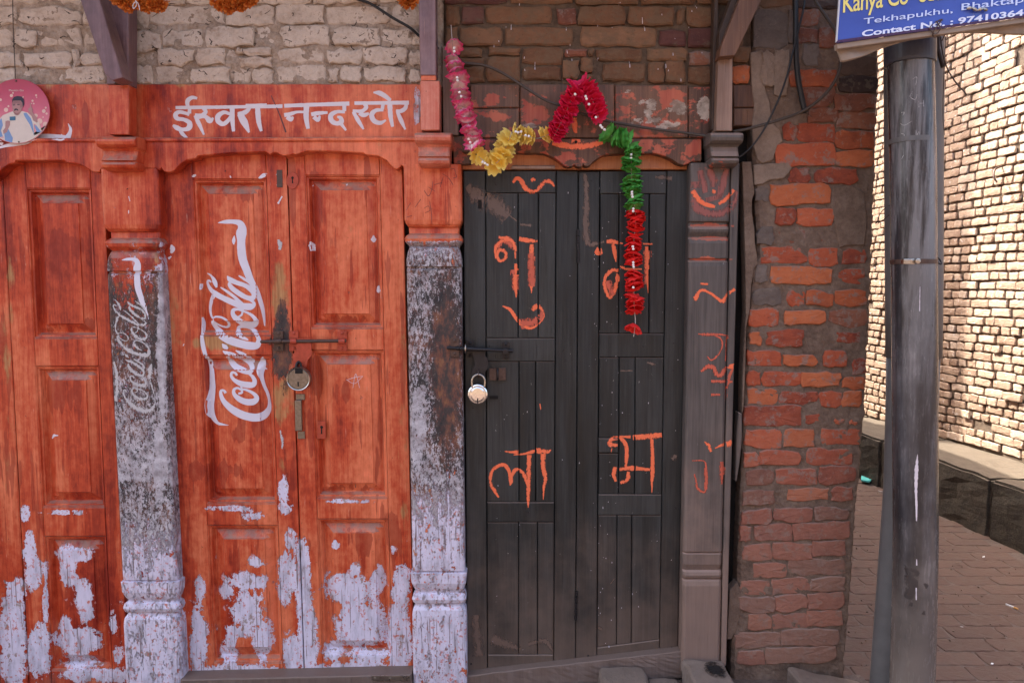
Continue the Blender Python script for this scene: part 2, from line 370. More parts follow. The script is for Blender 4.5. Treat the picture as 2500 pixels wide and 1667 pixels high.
# ------------------------------------------------------------------ mesh helpers
WL = {}
SURF = []
def thing(name, label, cat, loc=(0, 0, 0), group=None):
    o = bpy.data.objects.new(name, None); COL.objects.link(o); o.location = loc
    o.empty_display_size = .1
    o['label'] = label; o['category'] = cat; o['kind'] = 'thing'
    if group: o['group'] = group
    WL[o.name] = Vector(loc); return o
def sub(name, parent, loc):
    o = bpy.data.objects.new(name, None); COL.objects.link(o); o.parent = parent
    o.location = Vector(loc) - WL[parent.name]; WL[o.name] = Vector(loc); o.empty_display_size = .05; return o
def tag(o, label, cat, group=None):
    o['label'] = label; o['category'] = cat; o['kind'] = 'thing'
    if group: o['group'] = group
    return o

def link(name, V, Fc, mat, parent=None, wear=None, attrs=None, smooth=False, loc=None, surf=True, fix=True):
    """one mesh object from world coordinates"""
    V = np.asarray([tuple(v) for v in V], dtype=float)
    if loc is None:
        loc = Vector(((V[:, 0].min() + V[:, 0].max()) / 2, (V[:, 1].min() + V[:, 1].max()) / 2, V[:, 2].min()))
    me = bpy.data.meshes.new(name)
    me.from_pydata((V - np.array(loc)).tolist(), [], [tuple(f) for f in Fc])
    if fix:
        bm = bmesh.new(); bm.from_mesh(me); bmesh.ops.recalc_face_normals(bm, faces=bm.faces); bm.to_mesh(me); bm.free()
    if wear is not None:
        px, py = unP(V); c = wear(px, py)
        a = me.attributes.new('wear', 'FLOAT_COLOR', 'POINT'); a.data.foreach_set('color', c.astype(np.float32).ravel())
    if attrs is not None:
        a = me.attributes.new(attrs[0], 'FLOAT_COLOR', 'POINT'); a.data.foreach_set('color', np.asarray(attrs[1], dtype=np.float32).ravel())
    me.materials.append(M[mat] if isinstance(mat, str) else mat)
    if smooth: me.shade_smooth()
    o = bpy.data.objects.new(name, me); COL.objects.link(o)
    if parent is not None:
        o.parent = parent; o.location = Vector(loc) - WL[parent.name]
    else: o.location = loc
    WL[o.name] = Vector(loc)
    if surf: SURF.append((V, [tuple(f) for f in Fc]))
    return o

class MB:
    def __init__(s): s.v = []; s.f = []
    def put(s, vs, fs):
        k = len(s.v); s.v += [tuple(v) for v in vs]; s.f += [tuple(i + k for i in f) for f in fs]; return s
    def box(s, x0, x1, y0, y1, z0, z1, b=0.0):
        if b <= 0:
            vs = [(x, y, z) for x in (x0, x1) for y in (y0, y1) for z in (z0, z1)]
            return s.put(vs, [(0, 1, 3, 2), (4, 6, 7, 5), (0, 4, 5, 1), (2, 3, 7, 6), (0, 2, 6, 4), (1, 5, 7, 3)])
        bm = bmesh.new(); bmesh.ops.create_cube(bm, size=1)
        for v in bm.verts: v.co = Vector(((x0 + x1) / 2 + v.co.x * (x1 - x0), (y0 + y1) / 2 + v.co.y * (y1 - y0), (z0 + z1) / 2 + v.co.z * (z1 - z0)))
        bmesh.ops.bevel(bm, geom=bm.edges[:], offset=b, segments=2, affect='EDGES', profile=.7)
        return s.bm(bm)
    def bm(s, bm, mtx=None):
        bm.verts.ensure_lookup_table(); bm.verts.index_update()
        s.put([(mtx @ v.co if mtx else v.co) for v in bm.verts], [[v.index for v in f.verts] for f in bm.faces]); bm.free(); return s
    def tube(s, pts, r, n=8, cap=True):
        pts = [Vector(p) for p in pts]; rr = r if hasattr(r, '__len__') else [r] * len(pts)
        vs = []; fs = []; up = Vector((0.13, 0.2, 0.97))
        for i, p in enumerate(pts):
            d = (pts[min(i + 1, len(pts) - 1)] - pts[max(i - 1, 0)]).normalized()
            a = d.cross(up); a = a.normalized() if a.length > 1e-4 else Vector((1, 0, 0)); b = d.cross(a)
            up = b * -1 if i else up
            up = a.cross(d)
            for k in range(n):
                t = 2 * math.pi * k / n; vs.append(p + (a * math.cos(t) + b * math.sin(t)) * rr[i])
        for i in range(len(pts) - 1):
            for k in range(n):
                fs.append((i * n + k, i * n + (k + 1) % n, (i + 1) * n + (k + 1) % n, (i + 1) * n + k))
        if cap: fs.append(tuple(range(n))[::-1]); fs.append(tuple((len(pts) - 1) * n + k for k in range(n)))
        return s.put(vs, fs)
    def lathe(s, c, axis, prof, n=24):
        """prof: (distance along axis, radius)"""
        axis = Vector(axis).normalized(); a = axis.orthogonal().normalized(); b = axis.cross(a); vs = []; fs = []
        for h, r in prof:
            for k in range(n):
                t = 2 * math.pi * k / n; vs.append(Vector(c) + axis * h + (a * math.cos(t) + b * math.sin(t)) * max(r, 1e-5))
        for i in range(len(prof) - 1):
            for k in range(n): fs.append((i * n + k, i * n + (k + 1) % n, (i + 1) * n + (k + 1) % n, (i + 1) * n + k))
        fs.append(tuple(range(n))[::-1]); fs.append(tuple((len(prof) - 1) * n + k for k in range(n)))
        return s.put(vs, fs)
    def link(s, name, mat, parent=None, **k): return link(name, s.v, s.f, mat, parent, **k)

def spline(pts, step=None, n=None):
    """Catmull-Rom through points of any dimension"""
    p = np.array(pts, dtype=float)
    if len(p) == 2:
        L = np.linalg.norm(p[1][:2] - p[0][:2]); k = max(2, int(L / (step or 3)) + 1)
        return np.array([p[0] + (p[1] - p[0]) * t for t in np.linspace(0, 1, k)])
    q = np.vstack([2 * p[0] - p[1], p, 2 * p[-1] - p[-2]]); out = []
    for i in range(1, len(q) - 2):
        L = np.linalg.norm((q[i + 1] - q[i])[:3 if p.shape[1] == 3 and n else 2]); k = n or max(2, int(L / (step or 3)))
        for j in range(k):
            t = j / k
            out.append(.5 * ((2 * q[i]) + (-q[i - 1] + q[i + 1]) * t + (2 * q[i - 1] - 5 * q[i] + 4 * q[i + 1] - q[i + 2]) * t * t + (-q[i - 1] + 3 * q[i] - 3 * q[i + 1] + q[i + 2]) * t ** 3))
    out.append(p[-1]); return np.array(out)

# ------------------------------------------------------------------ wear maps (where paint has gone, in real patches)
def blobs(px, py, L):
    out = np.zeros_like(px)
    for cx, cy, rx, ry, v in L:
        d = np.sqrt(((px - cx) / rx) ** 2 + ((py - cy) / ry) ** 2)
        out = np.maximum(out, v * np.clip((1.5 - d) / 1.0, 0, 1)) if v > 0 else out + v * np.clip((1.5 - d), 0, 1)
    return out
def wear_door(px, py):
    R = np.clip((py - 1150) / 1900, 0, .24)
    R = np.maximum(R, blobs(px, py, [
        (485, 1560, 22, 90, .95), (487, 1440, 12, 40, .9), (600, 1420, 55, 24, .9), (605, 1490, 45, 55, .85), (555, 1440, 22, 22, .85), (640, 1560, 30, 60, .72),
        (625, 1370, 26, 15, .85), (590, 1540, 60, 22, .7), (560, 1580, 22, 60, .8), (580, 1645, 130, 26, .95), (700, 1410, 22, 70, .95), (708, 1320, 16, 32, .8),
        (692, 1195, 12, 34, .95), (712, 1610, 24, 70, .85), (742, 1420, 20, 110, .95), (752, 1560, 24, 110, .95), (735, 1350, 14, 40, .8),
        (850, 1440, 62, 42, .92), (880, 1520, 66, 60, .92), (925, 1410, 22, 36, .9), (868, 1390, 14, 18, .8), (820, 1330, 9, 14, .95), (812, 1590, 26, 34, .8), (900, 1600, 60, 30, .75),
        (978, 1430, 26, 60, .85), (975, 1560, 30, 100, .95), (870, 1636, 130, 22, .95), (960, 1340, 6, 12, .8),
        (30, 1560, 34, 130, 1.0), (38, 1440, 26, 30, .8), (72, 1340, 18, 44, .95), (82, 1400, 20, 44, .9), (95, 1590, 30, 70, .95), (62, 1255, 12, 22, .9), (112, 1480, 8, 120, .7),
        (180, 1352, 44, 20, .98), (166, 1395, 22, 42, .95), (205, 1450, 22, 44, .95), (212, 1500, 20, 24, .95), (195, 1560, 62, 40, .95), (160, 1530, 18, 30, .9), (200, 1615, 60, 20, .7),
        (215, 1430, 6, 18, .9), (250, 1648, 130, 20, .75), (277, 1520, 10, 32, .85), (285, 1600, 10, 24, .8), (160, 1250, 60, 5, .95), (560, 1240, 60, 6, .9), (620, 1262, 44, 14, .62),
        (850, 1222, 70, 5, .85), (700, 1240, 20, 20, .66)]))
    G = blobs(px, py, [(688, 850, 24, 80, 1.0), (690, 770, 16, 40, .8), (694, 930, 12, 40, .55), (660, 830, 10, 12, .5)])
    B = np.maximum(blobs(px, py, [(682, 730, 26, 70, .8), (688, 980, 26, 90, .7), (425, 760, 26, 70, .42), (530, 838, 110, 18, .62), (690, 1100, 14, 60, .4), (20, 800, 14, 500, .35), (985, 1000, 14, 500, .38)]), 0)
    A = np.maximum(blobs(px, py, [
        (775, 500, 22, 70, .75), (770, 440, 40, 30, .6), (712, 480, 14, 110, .85), (725, 440, 20, 40, .7), (840, 790, 60, 26, .75), (770, 920, 22, 60, .85), (830, 960, 30, 40, .6), (620, 1020, 30, 60, .8),
        (760, 1060, 10, 80, .7), (590, 1060, 50, 26, .6), (500, 900, 14, 80, .6), (150, 600, 70, 40, .7), (140, 960, 60, 50, .75), (100, 700, 24, 90, .7), (180, 790, 60, 24, .6), (50, 1150, 10, 80, .5),
        (430, 1000, 14, 160, .6), (960, 1300, 22, 60, .75), (880, 1320, 50, 40, .6), (170, 1440, 40, 60, .6), (530, 1150, 90, 30, .65), (850, 1195, 80, 20, .6), (590, 470, 80, 30, .45)]), .28)
    return np.stack([R, G, B, A], -1)
def wear_post(px, py):
    isA = px < 700
    R = np.where(isA, np.clip(.30 + (py - 650) / 1300, 0, 1), np.interp(py, [560, 900, 1150, 1250, 1400, 1660], [.60, .54, .60, .9, .95, .9]))
    R = np.maximum(R, np.where(isA, blobs(px, py, [(395, 850, 14, 300, .85), (262, 900, 8, 400, .6), (390, 1150, 16, 160, .9)]), blobs(px, py, [(1010, 800, 20, 180, .55), (1020, 1050, 30, 160, .75)])))
    R = R - np.where(isA, 0, .35 * blobs(px, py, [(1090, 900, 30, 190, 1)]))
    G = np.where(isA, np.interp(py, [560, 640, 740, 1250, 1330, 1420], [.1, .22, .62, .8, .45, .32]), np.interp(py, [555, 600, 690, 1100, 1240, 1330], [.12, .55, .95, .9, .5, .28]))
    G = G + np.where(isA, blobs(px, py, [(262, 800, 12, 300, .4)]) + blobs(px, py, [(390, 900, 16, 300, .35)]), 0)
    B = np.interp(py, [560, 620, 900], [.05, .3, .4])
    # paint gone to lavender lower down
    pl = np.where(isA, np.interp(py, [1200, 1300, 1380, 1660], [0, .55, .78, .85]), np.interp(py, [1150, 1260, 1380, 1660], [0, .75, .85, .72]))
    low = py > 1180
    R = np.where(low, np.maximum(pl, R * .8), R)
    top = py < 590
    R = np.where(top, .05, R); G = np.where(top, .05, G)
    return np.stack([R, G, B, np.full_like(px, .25)], -1)
def wear_lintel(px, py):
    R = np.full_like(px, .08); R = np.maximum(R, blobs(px, py, [(1020, 260, 8, 60, .8)]))
    B = blobs(px, py, [(100, 205, 160, 10, .5), (500, 205, 200, 8, .45), (900, 205, 150, 8, .4)])
    A = blobs(px, py, [(180, 290, 60, 50, .5), (90, 250, 100, 30, .5), (640, 380, 200, 40, .3)])
    return np.stack([R, R * 0, B, A], -1)
def wear_none(px, py):
    z = np.zeros_like(px); return np.stack([z, z, z, z], -1)
def wear_cornice(px, py):
    R = np.maximum(.40, blobs(px, py, [(1360, 330, 130, 40, .42), (1300, 285, 60, 45, .60), (1600, 330, 70, 60, .55), (1200, 240, 20, 20, .85), (1225, 285, 40, 12, .75), (1195, 285, 16, 6, .6), (1640, 240, 40, 30, .75), (1700, 360, 40, 30, .6), (1390, 390, 60, 30, .5), (1140, 350, 40, 30, .5), (1190, 350, 8, 26, .8), (1460, 260, 30, 20, .6)]))
    G = np.maximum(.12, blobs(px, py, [(1650, 265, 40, 24, .66), (1540, 222, 50, 8, .6), (1560, 300, 50, 16, .55), (1720, 265, 22, 40, .66), (1580, 260, 50, 30, .5), (1290, 305, 26, 12, .6), (1610, 300, 60, 20, .6)]))
    B = blobs(px, py, [(1403, 305, 8, 20, 1.0)])
    return np.stack([R, G, B, B * 0], -1)
def wear_postc(px, py):
    R = blobs(px, py, [(1740, 420, 56, 50, .38), (1735, 550, 60, 7, .75), (1735, 582, 60, 4, .85), (1735, 633, 60, 4, .8), (1740, 390, 60, 20, .4), (1760, 1100, 40, 50, .2)])
    return np.stack([R, R * 0, R * 0, R * 0], -1)

# ------------------------------------------------------------------ boards
def lines(n_px, insets, step):
    """parameter positions across a width: inset lines on both sides and regular divisions"""
    s = {0.0, 1.0}
    for i in insets:
        if 0 < i < n_px / 2: s.add(i / n_px); s.add(1 - i / n_px)
    k = max(1, int(round(n_px / step)))
    for i in range(1, k):
        t = i / k
        if all(abs(t - q) * n_px > step * .35 for q in s): s.add(t)
    return sorted(s)
def board(name, quad, yf, thick, mat, parent, wear=None, prof=((0, .003), (2.2, 0)), step=9, bulge=0, rel=0.0, prof_v=None):
    """quad: photograph corners TL TR BR BL; prof: (inset in px, extra depth) round the edge"""
    TL, TR, BR, BL = [np.array(q, float) for q in quad]
    w = (np.linalg.norm(TR - TL) + np.linalg.norm(BR - BL)) / 2; h = (np.linalg.norm(BL - TL) + np.linalg.norm(BR - TR)) / 2
    pi = [p[0] for p in prof]; pd = [p[1] for p in prof]
    U = lines(w, pi, step); Vv = lines(h, pi, step)
    vs = []; nu, nv = len(U), len(Vv)
    for v in Vv:
        for u in U:
            q = (TL * (1 - u) + TR * u) * (1 - v) + (BL * (1 - u) + BR * u) * v
            d = min(u * w, (1 - u) * w, v * h, (1 - v) * h)
            dd = np.interp(d, pi, pd)
            p = P(q[0], q[1], yf); p.y += dd
            if rel: p.y += rel * (mn.noise(Vector((p.x * 22, 3.1, p.z * 6))) + .5 * mn.noise(Vector((p.x * 70, 8, p.z * 30))))
            vs.append(p)
    fs = [(j * nu + i, j * nu + i + 1, (j + 1) * nu + i + 1, (j + 1) * nu + i) for j in range(nv - 1) for i in range(nu - 1)]
    ring = [i for i in range(nu)] + [j * nu + nu - 1 for j in range(1, nv)] + [(nv - 1) * nu + i for i in range(nu - 2, -1, -1)] + [j * nu for j in range(nv - 2, 0, -1)]
    k = len(vs)
    for r in ring: p = Vector(vs[r]); p.y = yf + thick; vs.append(p)
    n = len(ring)
    fs += [(ring[i], k + i, k + (i + 1) % n, ring[(i + 1) % n]) for i in range(n)]
    fs.append(tuple(range(k, k + n)))
    return link(name, vs, fs, mat, parent, wear=wear)
def stripboard(name, xs, top, bot, yf, thick, mat, parent, wear=None, rows=6, edge=.003, dfun=None):
    """board with any top and bottom outline (functions of px)"""
    vs = []; nr = rows + 3
    for x in xs:
        a, b = top(x), bot(x)
        ys = [a, a + 2] + [a + 2 + (b - a - 4) * k / rows for k in range(1, rows)] + [b - 2, b]
        for k, y in enumerate(ys):
            p = P(x, y, yf); p.y += edge if k in (0, len(ys) - 1) else 0
            if dfun: p.y += dfun(x, y)
            vs.append(p)
    nr = rows + 3; n = len(xs)
    fs = [(i * nr + k, (i + 1) * nr + k, (i + 1) * nr + k + 1, i * nr + k + 1) for i in range(n - 1) for k in range(nr - 1)]
    ring = [i * nr for i in range(n)] + [(n - 1) * nr + k for k in range(1, nr)] + [i * nr + nr - 1 for i in range(n - 2, -1, -1)] + [k for k in range(nr - 2, 0, -1)]
    k0 = len(vs)
    for r in ring: p = Vector(vs[r]); p.y = yf + thick; vs.append(p)
    m = len(ring); fs += [(ring[i], k0 + i, k0 + (i + 1) % m, ring[(i + 1) % m]) for i in range(m)]
    fs.append(tuple(range(k0, k0 + m)))
    return link(name, vs, fs, mat, parent, wear=wear)
def post_shaft(name, rows, xl, xr, yf, thick, mat, parent, wear, step=8, round_px=8, rdep=.010):
    """carved post: rows of (py, inset px, extra depth); linear between rows"""
    ys = []
    for i in range(len(rows) - 1):
        a, b = rows[i][0], rows[i + 1][0]; k = max(1, int((b - a) / 14))
        ys += [a + (b - a) * j / k for j in range(k)]
    ys.append(rows[-1][0]); py = [r[0] for r in rows]
    vs = []; U = None
    for y in ys:
        ins = np.interp(y, py, [r[1] for r in rows]); de = np.interp(y, py, [r[2] for r in rows])
        l, r = xl(y) + ins, xr(y) - ins
        if U is None: U = lines(r - l, [round_px * .3, round_px], step)
        for u in U:
            d = min(u, 1 - u) * (r - l)
            p = P(l + (r - l) * u, y, yf); p.y += de + rdep * (1 - min(1, d / round_px)) ** 2
            vs.append(p)
    nu, nv = len(U), len(ys)
    fs = [(j * nu + i, j * nu + i + 1, (j + 1) * nu + i + 1, (j + 1) * nu + i) for j in range(nv - 1) for i in range(nu - 1)]
    ring = [i for i in range(nu)] + [j * nu + nu - 1 for j in range(1, nv)] + [(nv - 1) * nu + i for i in range(nu - 2, -1, -1)] + [j * nu for j in range(nv - 2, 0, -1)]
    k = len(vs)
    for q in ring: p = Vector(vs[q]); p.y = yf + thick; vs.append(p)
    n = len(ring); fs += [(ring[i], k + i, k + (i + 1) % n, ring[(i + 1) % n]) for i in range(n)]
    fs.append(tuple(range(k, k + n)))
    return link(name, vs, fs, mat, parent, wear=wear)
def slab(name, poly, yf, yb, mat, parent=None, bev=.002, wear=None):
    """prism of a photograph outline between two depths, edges chamfered"""
    bm = bmesh.new(); vs = [bm.verts.new(P(x, y, yf)) for x, y in poly]; f = bm.faces.new(vs)
    r = bmesh.ops.extrude_face_region(bm, geom=[f])
    for v in r['geom']:
        if isinstance(v, bmesh.types.BMVert): v.co.y = yb
    bmesh.ops.recalc_face_normals(bm, faces=bm.faces)
    if bev: bmesh.ops.bevel(bm, geom=bm.edges[:], offset=bev, segments=1, affect='EDGES', clamp_overlap=True)
    if wear: bmesh.ops.triangulate(bm, faces=bm.faces)
    m = MB().bm(bm)
    return m.link(name, mat, parent, wear=wear)
def brickmesh(w, h, dp, seed, rag=.0035, cham=.005, n=5):
    """rough brick block centred in x,z; front face towards -y at y=-dp, back at 0"""
    rd = random.Random(seed); pts = []; c = min(w, h) * .16
    def e(a, b, k):
        for i in range(k): t = (i + .5) / k; pts.append([a[0] + (b[0] - a[0]) * t, a[1] + (b[1] - a[1]) * t])
    x, z = w / 2, h / 2; kx = max(3, min(7, int(w / .03)))
    pts.append([-x + c * .3, z - c * .3]); e((-x + c, z), (x - c, z), kx); pts.append([x - c * .3, z - c * .3]); e((x, z - c), (x, -z + c), 2)
    pts.append([x - c * .3, -z + c * .3]); e((x - c, -z), (-x + c, -z), kx); pts.append([-x + c * .3, -z + c * .3]); e((-x, -z + c), (-x, z - c), 2)
    for p in pts: p[0] += rd.uniform(-rag, rag); p[1] += rd.uniform(-rag, rag)
    if rag > .004 and rd.random() < .45:      # a broken corner
        sx_, sz_ = rd.choice((-1, 1)), rd.choice((-1, 1)); q_ = rd.uniform(.15, .4)
        for p in pts:
            if p[0] * sx_ > x * .55 and p[1] * sz_ > z * .3: p[1] -= sz_ * z * q_ * rd.uniform(.6, 1.2)
    m = len(pts); vs = []; fs = []
    for y, ins, j in ((0, 0, 0), (-dp + cham * .8, 0, .0012), (-dp, cham, .0015)):
        for p in pts:
            sx = (w / 2 - ins) / (w / 2); sz = (h / 2 - ins) / (h / 2)
            vs.append((p[0] * sx, y + rd.uniform(-j, j), p[1] * sz))
    for p in pts: vs.append((p[0] * .55, -dp - rd.uniform(0, .0018), p[1] * .4))
    vs.append((0, -dp - .001, 0))
    for r in range(3): fs += [(r * m + i, r * m + (i + 1) % m, (r + 1) * m + (i + 1) % m, (r + 1) * m + i) for i in range(m)]
    fs += [(3 * m + i, 3 * m + (i + 1) % m, 4 * m) for i in range(m)]
    return vs, fs
SEED = [100]
def brick_at(parent, x0, y0, x1, y1, face_y, back_y, mat, rag=.003, tilt=0.0, name='brick', cham=.005):
    """brick filling a photograph rectangle on the plane face_y"""
    SEED[0] += 1
    c = P((x0 + x1) / 2, (y0 + y1) / 2, face_y)
    a = P(x0, (y0 + y1) / 2, face_y); b = P(x1, (y0 + y1) / 2, face_y); t = P((x0 + x1) / 2, y0, face_y); bt = P((x0 + x1) / 2, y1, face_y)
    vs, fs = brickmesh(abs(b.x - a.x), abs(t.z - bt.z), back_y - face_y, SEED[0], rag, cham)
    R = math.atan(tilt); cs, sn = math.cos(R), math.sin(R)
    W3 = [(c.x + x * cs + z * sn, back_y + y, c.z - x * sn + z * cs) for x, y, z in vs]
    return link(name, W3, fs, mat, parent)
def rough_sheet(name, poly_fn, x0, x1, y0, y1, yf, mat, parent, step=8, amp=.004, thick=.05, fr=18, kind=None):
    """uneven mortar or plaster face; poly_fn(py) gives left and right px"""
    ny = max(2, int((y1 - y0) / step)); vs = []; nx = max(2, int((x1 - x0) / step))
    for j in range(ny + 1):
        y = y0 + (y1 - y0) * j / ny; l, r = poly_fn(y)
        for i in range(nx + 1):
            p = P(l + (r - l) * i / nx, y, yf)
            n = mn.noise(Vector((p.x * fr, 1.3, p.z * fr))) + .6 * mn.noise(Vector((p.x * fr * 3.1, 4, p.z * fr * 3.1)))
            p.y += amp * n + (.012 if i in (0, nx) else 0); vs.append(p)
    w = nx + 1; fs = [(j * w + i, j * w + i + 1, (j + 1) * w + i + 1, (j + 1) * w + i) for j in range(ny) for i in range(nx)]
    ring = list(range(w)) + [j * w + nx for j in range(1, ny + 1)] + [ny * w + i for i in range(nx - 1, -1, -1)] + [j * w for j in range(ny - 1, 0, -1)]
    k = len(vs)
    for q in ring: p = Vector(vs[q]); p.y = yf + thick; vs.append(p)
    n = len(ring); fs += [(ring[i], k + i, k + (i + 1) % n, ring[(i + 1) % n]) for i in range(n)]; fs.append(tuple(range(k, k + n)))
    return link(name, vs, fs, mat, parent)

# strokes of paint laid on whatever surface is there
def bvh_now(y_max=.2):
    V = []; Fc = []; k = 0
    for v, f in SURF:
        V += [tuple(q) for q in v]; Fc += [tuple(i + k for i in g) for g in f]; k += len(v)
    return BVHTree.FromPolygons(V, Fc)
def strokes(name, L, conv, mat, parent, bvh, y0=0.0, off=.0007, fade=None, jag=0.0, step=2.2, one=False):
    if not one and len(L) > 1:
        return [_strokes(name, [q], conv, mat, parent, bvh, y0, off, fade, jag, step, i) for i, q in enumerate(L)]
    return _strokes(name, L, conv, mat, parent, bvh, y0, off, fade, jag, step, 0)
def _strokes(name, L, conv, mat, parent, bvh, y0, off, fade, jag, step, s0):
    """L: list of polylines of (x, y, width) in a zoomed frame; conv maps them to photograph px"""
    vs = []; fs = []; at = []; cnt = 0
    sx = abs(conv(1, 0)[0] - conv(0, 0)[0]); sy = abs(conv(0, 1)[1] - conv(0, 0)[1]); sc = (sx + sy) / 2
    for si, poly in enumerate(L):
        q = [(conv(a, b)[0], conv(a, b)[1], w * sc) for a, b, w in poly]
        sp = spline(q, step=step); n = len(sp); base = len(vs); lev = ((si + s0) % 7) * .00012
        for i in range(n):
            a = sp[max(0, i - 1)]; b = sp[min(n - 1, i + 1)]; d = b[:2] - a[:2]; l = np.linalg.norm(d); d = d / l if l > 1e-6 else np.array([1, 0])
            nn = np.array([-d[1], d[0]]); hw = max(.3, sp[i][2] / 2 * (.88 if 'orange' in name else 1)) * (1 + jag * mn.noise(Vector((sp[i][0] * .15, sp[i][1] * .15, si))))
            for k in range(5):
                e = -1 + k * .5; x, y = sp[i][:2] + nn * hw * e
                p = P(x, y, y0); hit = bvh.ray_cast(Vector((p.x, -.6, p.z)), Vector((0, 1, 0)), 1.2)
                miss = hit[0] is None or abs(hit[0].y - y0) > .045
                if not miss: p.y = hit[0].y
                p.y -= off + lev + (i % 400) * 1.2e-6
                if k in (0, 4): p.y += off * .5
                vs.append(p); f = 9.0 if miss else (fade(x, y) if fade else 0.0)
                tt = i / max(1, n - 1); endf = max(0, 1 - min(tt, 1 - tt) * n * .22)
                at.append((abs(e), f, tt, endf))
        for i in range(n - 1):
            for k in range(4): fs.append((base + i * 5 + k, base + i * 5 + k + 1, base + (i + 1) * 5 + k + 1, base + (i + 1) * 5 + k))
    return link(name, vs, fs, mat, parent, attrs=('stroke', at), surf=False, fix=False)
def Zf(x0, y0, k=3.675): return lambda a, b: (x0 + a / k, y0 + b / k)
# ================================================================== large structure
def struct(o): o['kind'] = 'structure'; return o
# ground: one sheet to the horizon
mb = MB(); mb.put([(-60, -60, -.012), (60, -60, -.012), (60, 60, -.012), (-60, 60, -.012)], [(0, 1, 2, 3)])
struct(mb.link("ground", 'ground', surf=False))

XR = 1.19
opp = thing("brick_house", "sunlit plastered house across the street, facing the painted shop doors", "house", (0, -11, 0))
mb = MB(); mb.box(-14, 14, -13, -9.0, 0, 4.2); mb.link("wall", mat_flat("sunlit_house_plaster", (.20, .15, .115), .9), opp, surf=False)
mb = MB(); mb.box(-14.2, 14.2, -13.2, -8.7, 4.2, 4.35); mb.link("roof", 'roof', opp, surf=False)
for i in range(7):
    mb = MB(); mb.box(-11.4 + i * 3.6, -10.2 + i * 3.6, -9.06, -8.95, 2.2, 3.5, .01); mb.link("window", 'darkwood', opp, surf=False)
house = thing("brick_house", "old brick house whose shaded street front holds the painted shop doors", "house", (-1.4, 3, 0))
mb = MB(); mb.box(-5, XR, .10, 7.5, 0, 3.62); mb.link("wall", 'b_dull', house, surf=False)
mb = MB(); mb.box(-5, XR, -.02, .10, 2.60, 3.62); mb.link("upper_wall", 'b_dull', house, surf=False)
mb = MB(); mb.box(-5, XR + .03, -.62, -.025, 2.80, 2.88); mb.link("eave", 'roof', house, surf=False)
mb = MB(); mb.box(XR - .12, XR - .01, 4.60, 5.12, 3.621, 8.4); mb.link("shadow_block", 'b_dull', house, surf=False)  # unseen block added on the roof to cast the shadow stripe on the alley wall
mb = MB(); mb.box(-5, P(-70, 833).x, -.012, .10, 0, 2.60); mb.link('side_wall', 'b_dull', house, surf=False)
mb = MB(); mb.box(P(-70, 833).x + .001, XR - .03, .06, .099, 0, 2.60); mb.link("dark_backing", 'void', house, surf=False)

# ---- whitewashed wall above the red shop front
ww = thing("brick_wall", "whitewashed rough brick wall above the red shop lintel", "brick wall", (P(500, 205).x, 0, P(500, 205).z))
rough_sheet("mortar", lambda y: (-90, 1082), -90, 1082, -110, 212, -.003, 'mortar_white', ww, step=7, amp=.010, thick=.055)
WB = [(-80, 92, -66, -34), (98, 250, -66, -36), (255, 420, -66, -35), (426, 600, -67, -35), (606, 780, -66, -34), (786, 940, -66, -34), (946, 1030, -66, -34),
 (-80, 92, -30, 12), (97, 250, -30, 11), (256, 325, -30, 12), (330, 448, -30, 10), (454, 600, -30, 9), (606, 758, -30, 10), (764, 918, -30, 8), (924, 1030, -28, 8),
 (-60, 40, 16, 62), (46, 198, 16, 61), (203, 255, 18, 62), (324, 360, 18, 68), (364, 547, 16, 60), (551, 667, 15, 60), (672, 790, 12, 58), (795, 948, 12, 60), (953, 1030, 14, 62),
 (-60, 30, 68, 112), (35, 88, 70, 112), (92, 198, 70, 112), (204, 250, 70, 116), (325, 390, 78, 125), (395, 497, 72, 115), (503, 620, 66, 112), (625, 677, 66, 113), (685, 806, 63, 110), (812, 927, 67, 111), (931, 1006, 70, 107), (1009, 1030, 72, 112),
 (-60, 50, 128, 163), (56, 172, 128, 164), (178, 190, 122, 160), (195, 250, 128, 160), (328, 376, 130, 156), (381, 474, 120, 160), (477, 547, 117, 157), (551, 574, 122, 150), (575, 663, 117, 133), (583, 660, 138, 162), (679, 792, 117, 154), (797, 884, 120, 156), (888, 995, 113, 156), (999, 1030, 125, 158),
 (-60, 36, 168, 203), (41, 152, 168, 203), (157, 254, 163, 203), (329, 370, 160, 203), (374, 463, 162, 203), (467, 562, 161, 203), (567, 612, 166, 203), (617, 668, 167, 203), (678, 797, 158, 201), (801, 826, 168, 203), (831, 882, 162, 202), (888, 988, 160, 199), (1000, 1030, 168, 200)]
for a, b, c, d in WB:
    brick_at(ww, a, c, b, d, -.010 + random.uniform(-.007, .007), .012, 'b_white', rag=.0062, tilt=random.uniform(-.02, .02), cham=.0045)

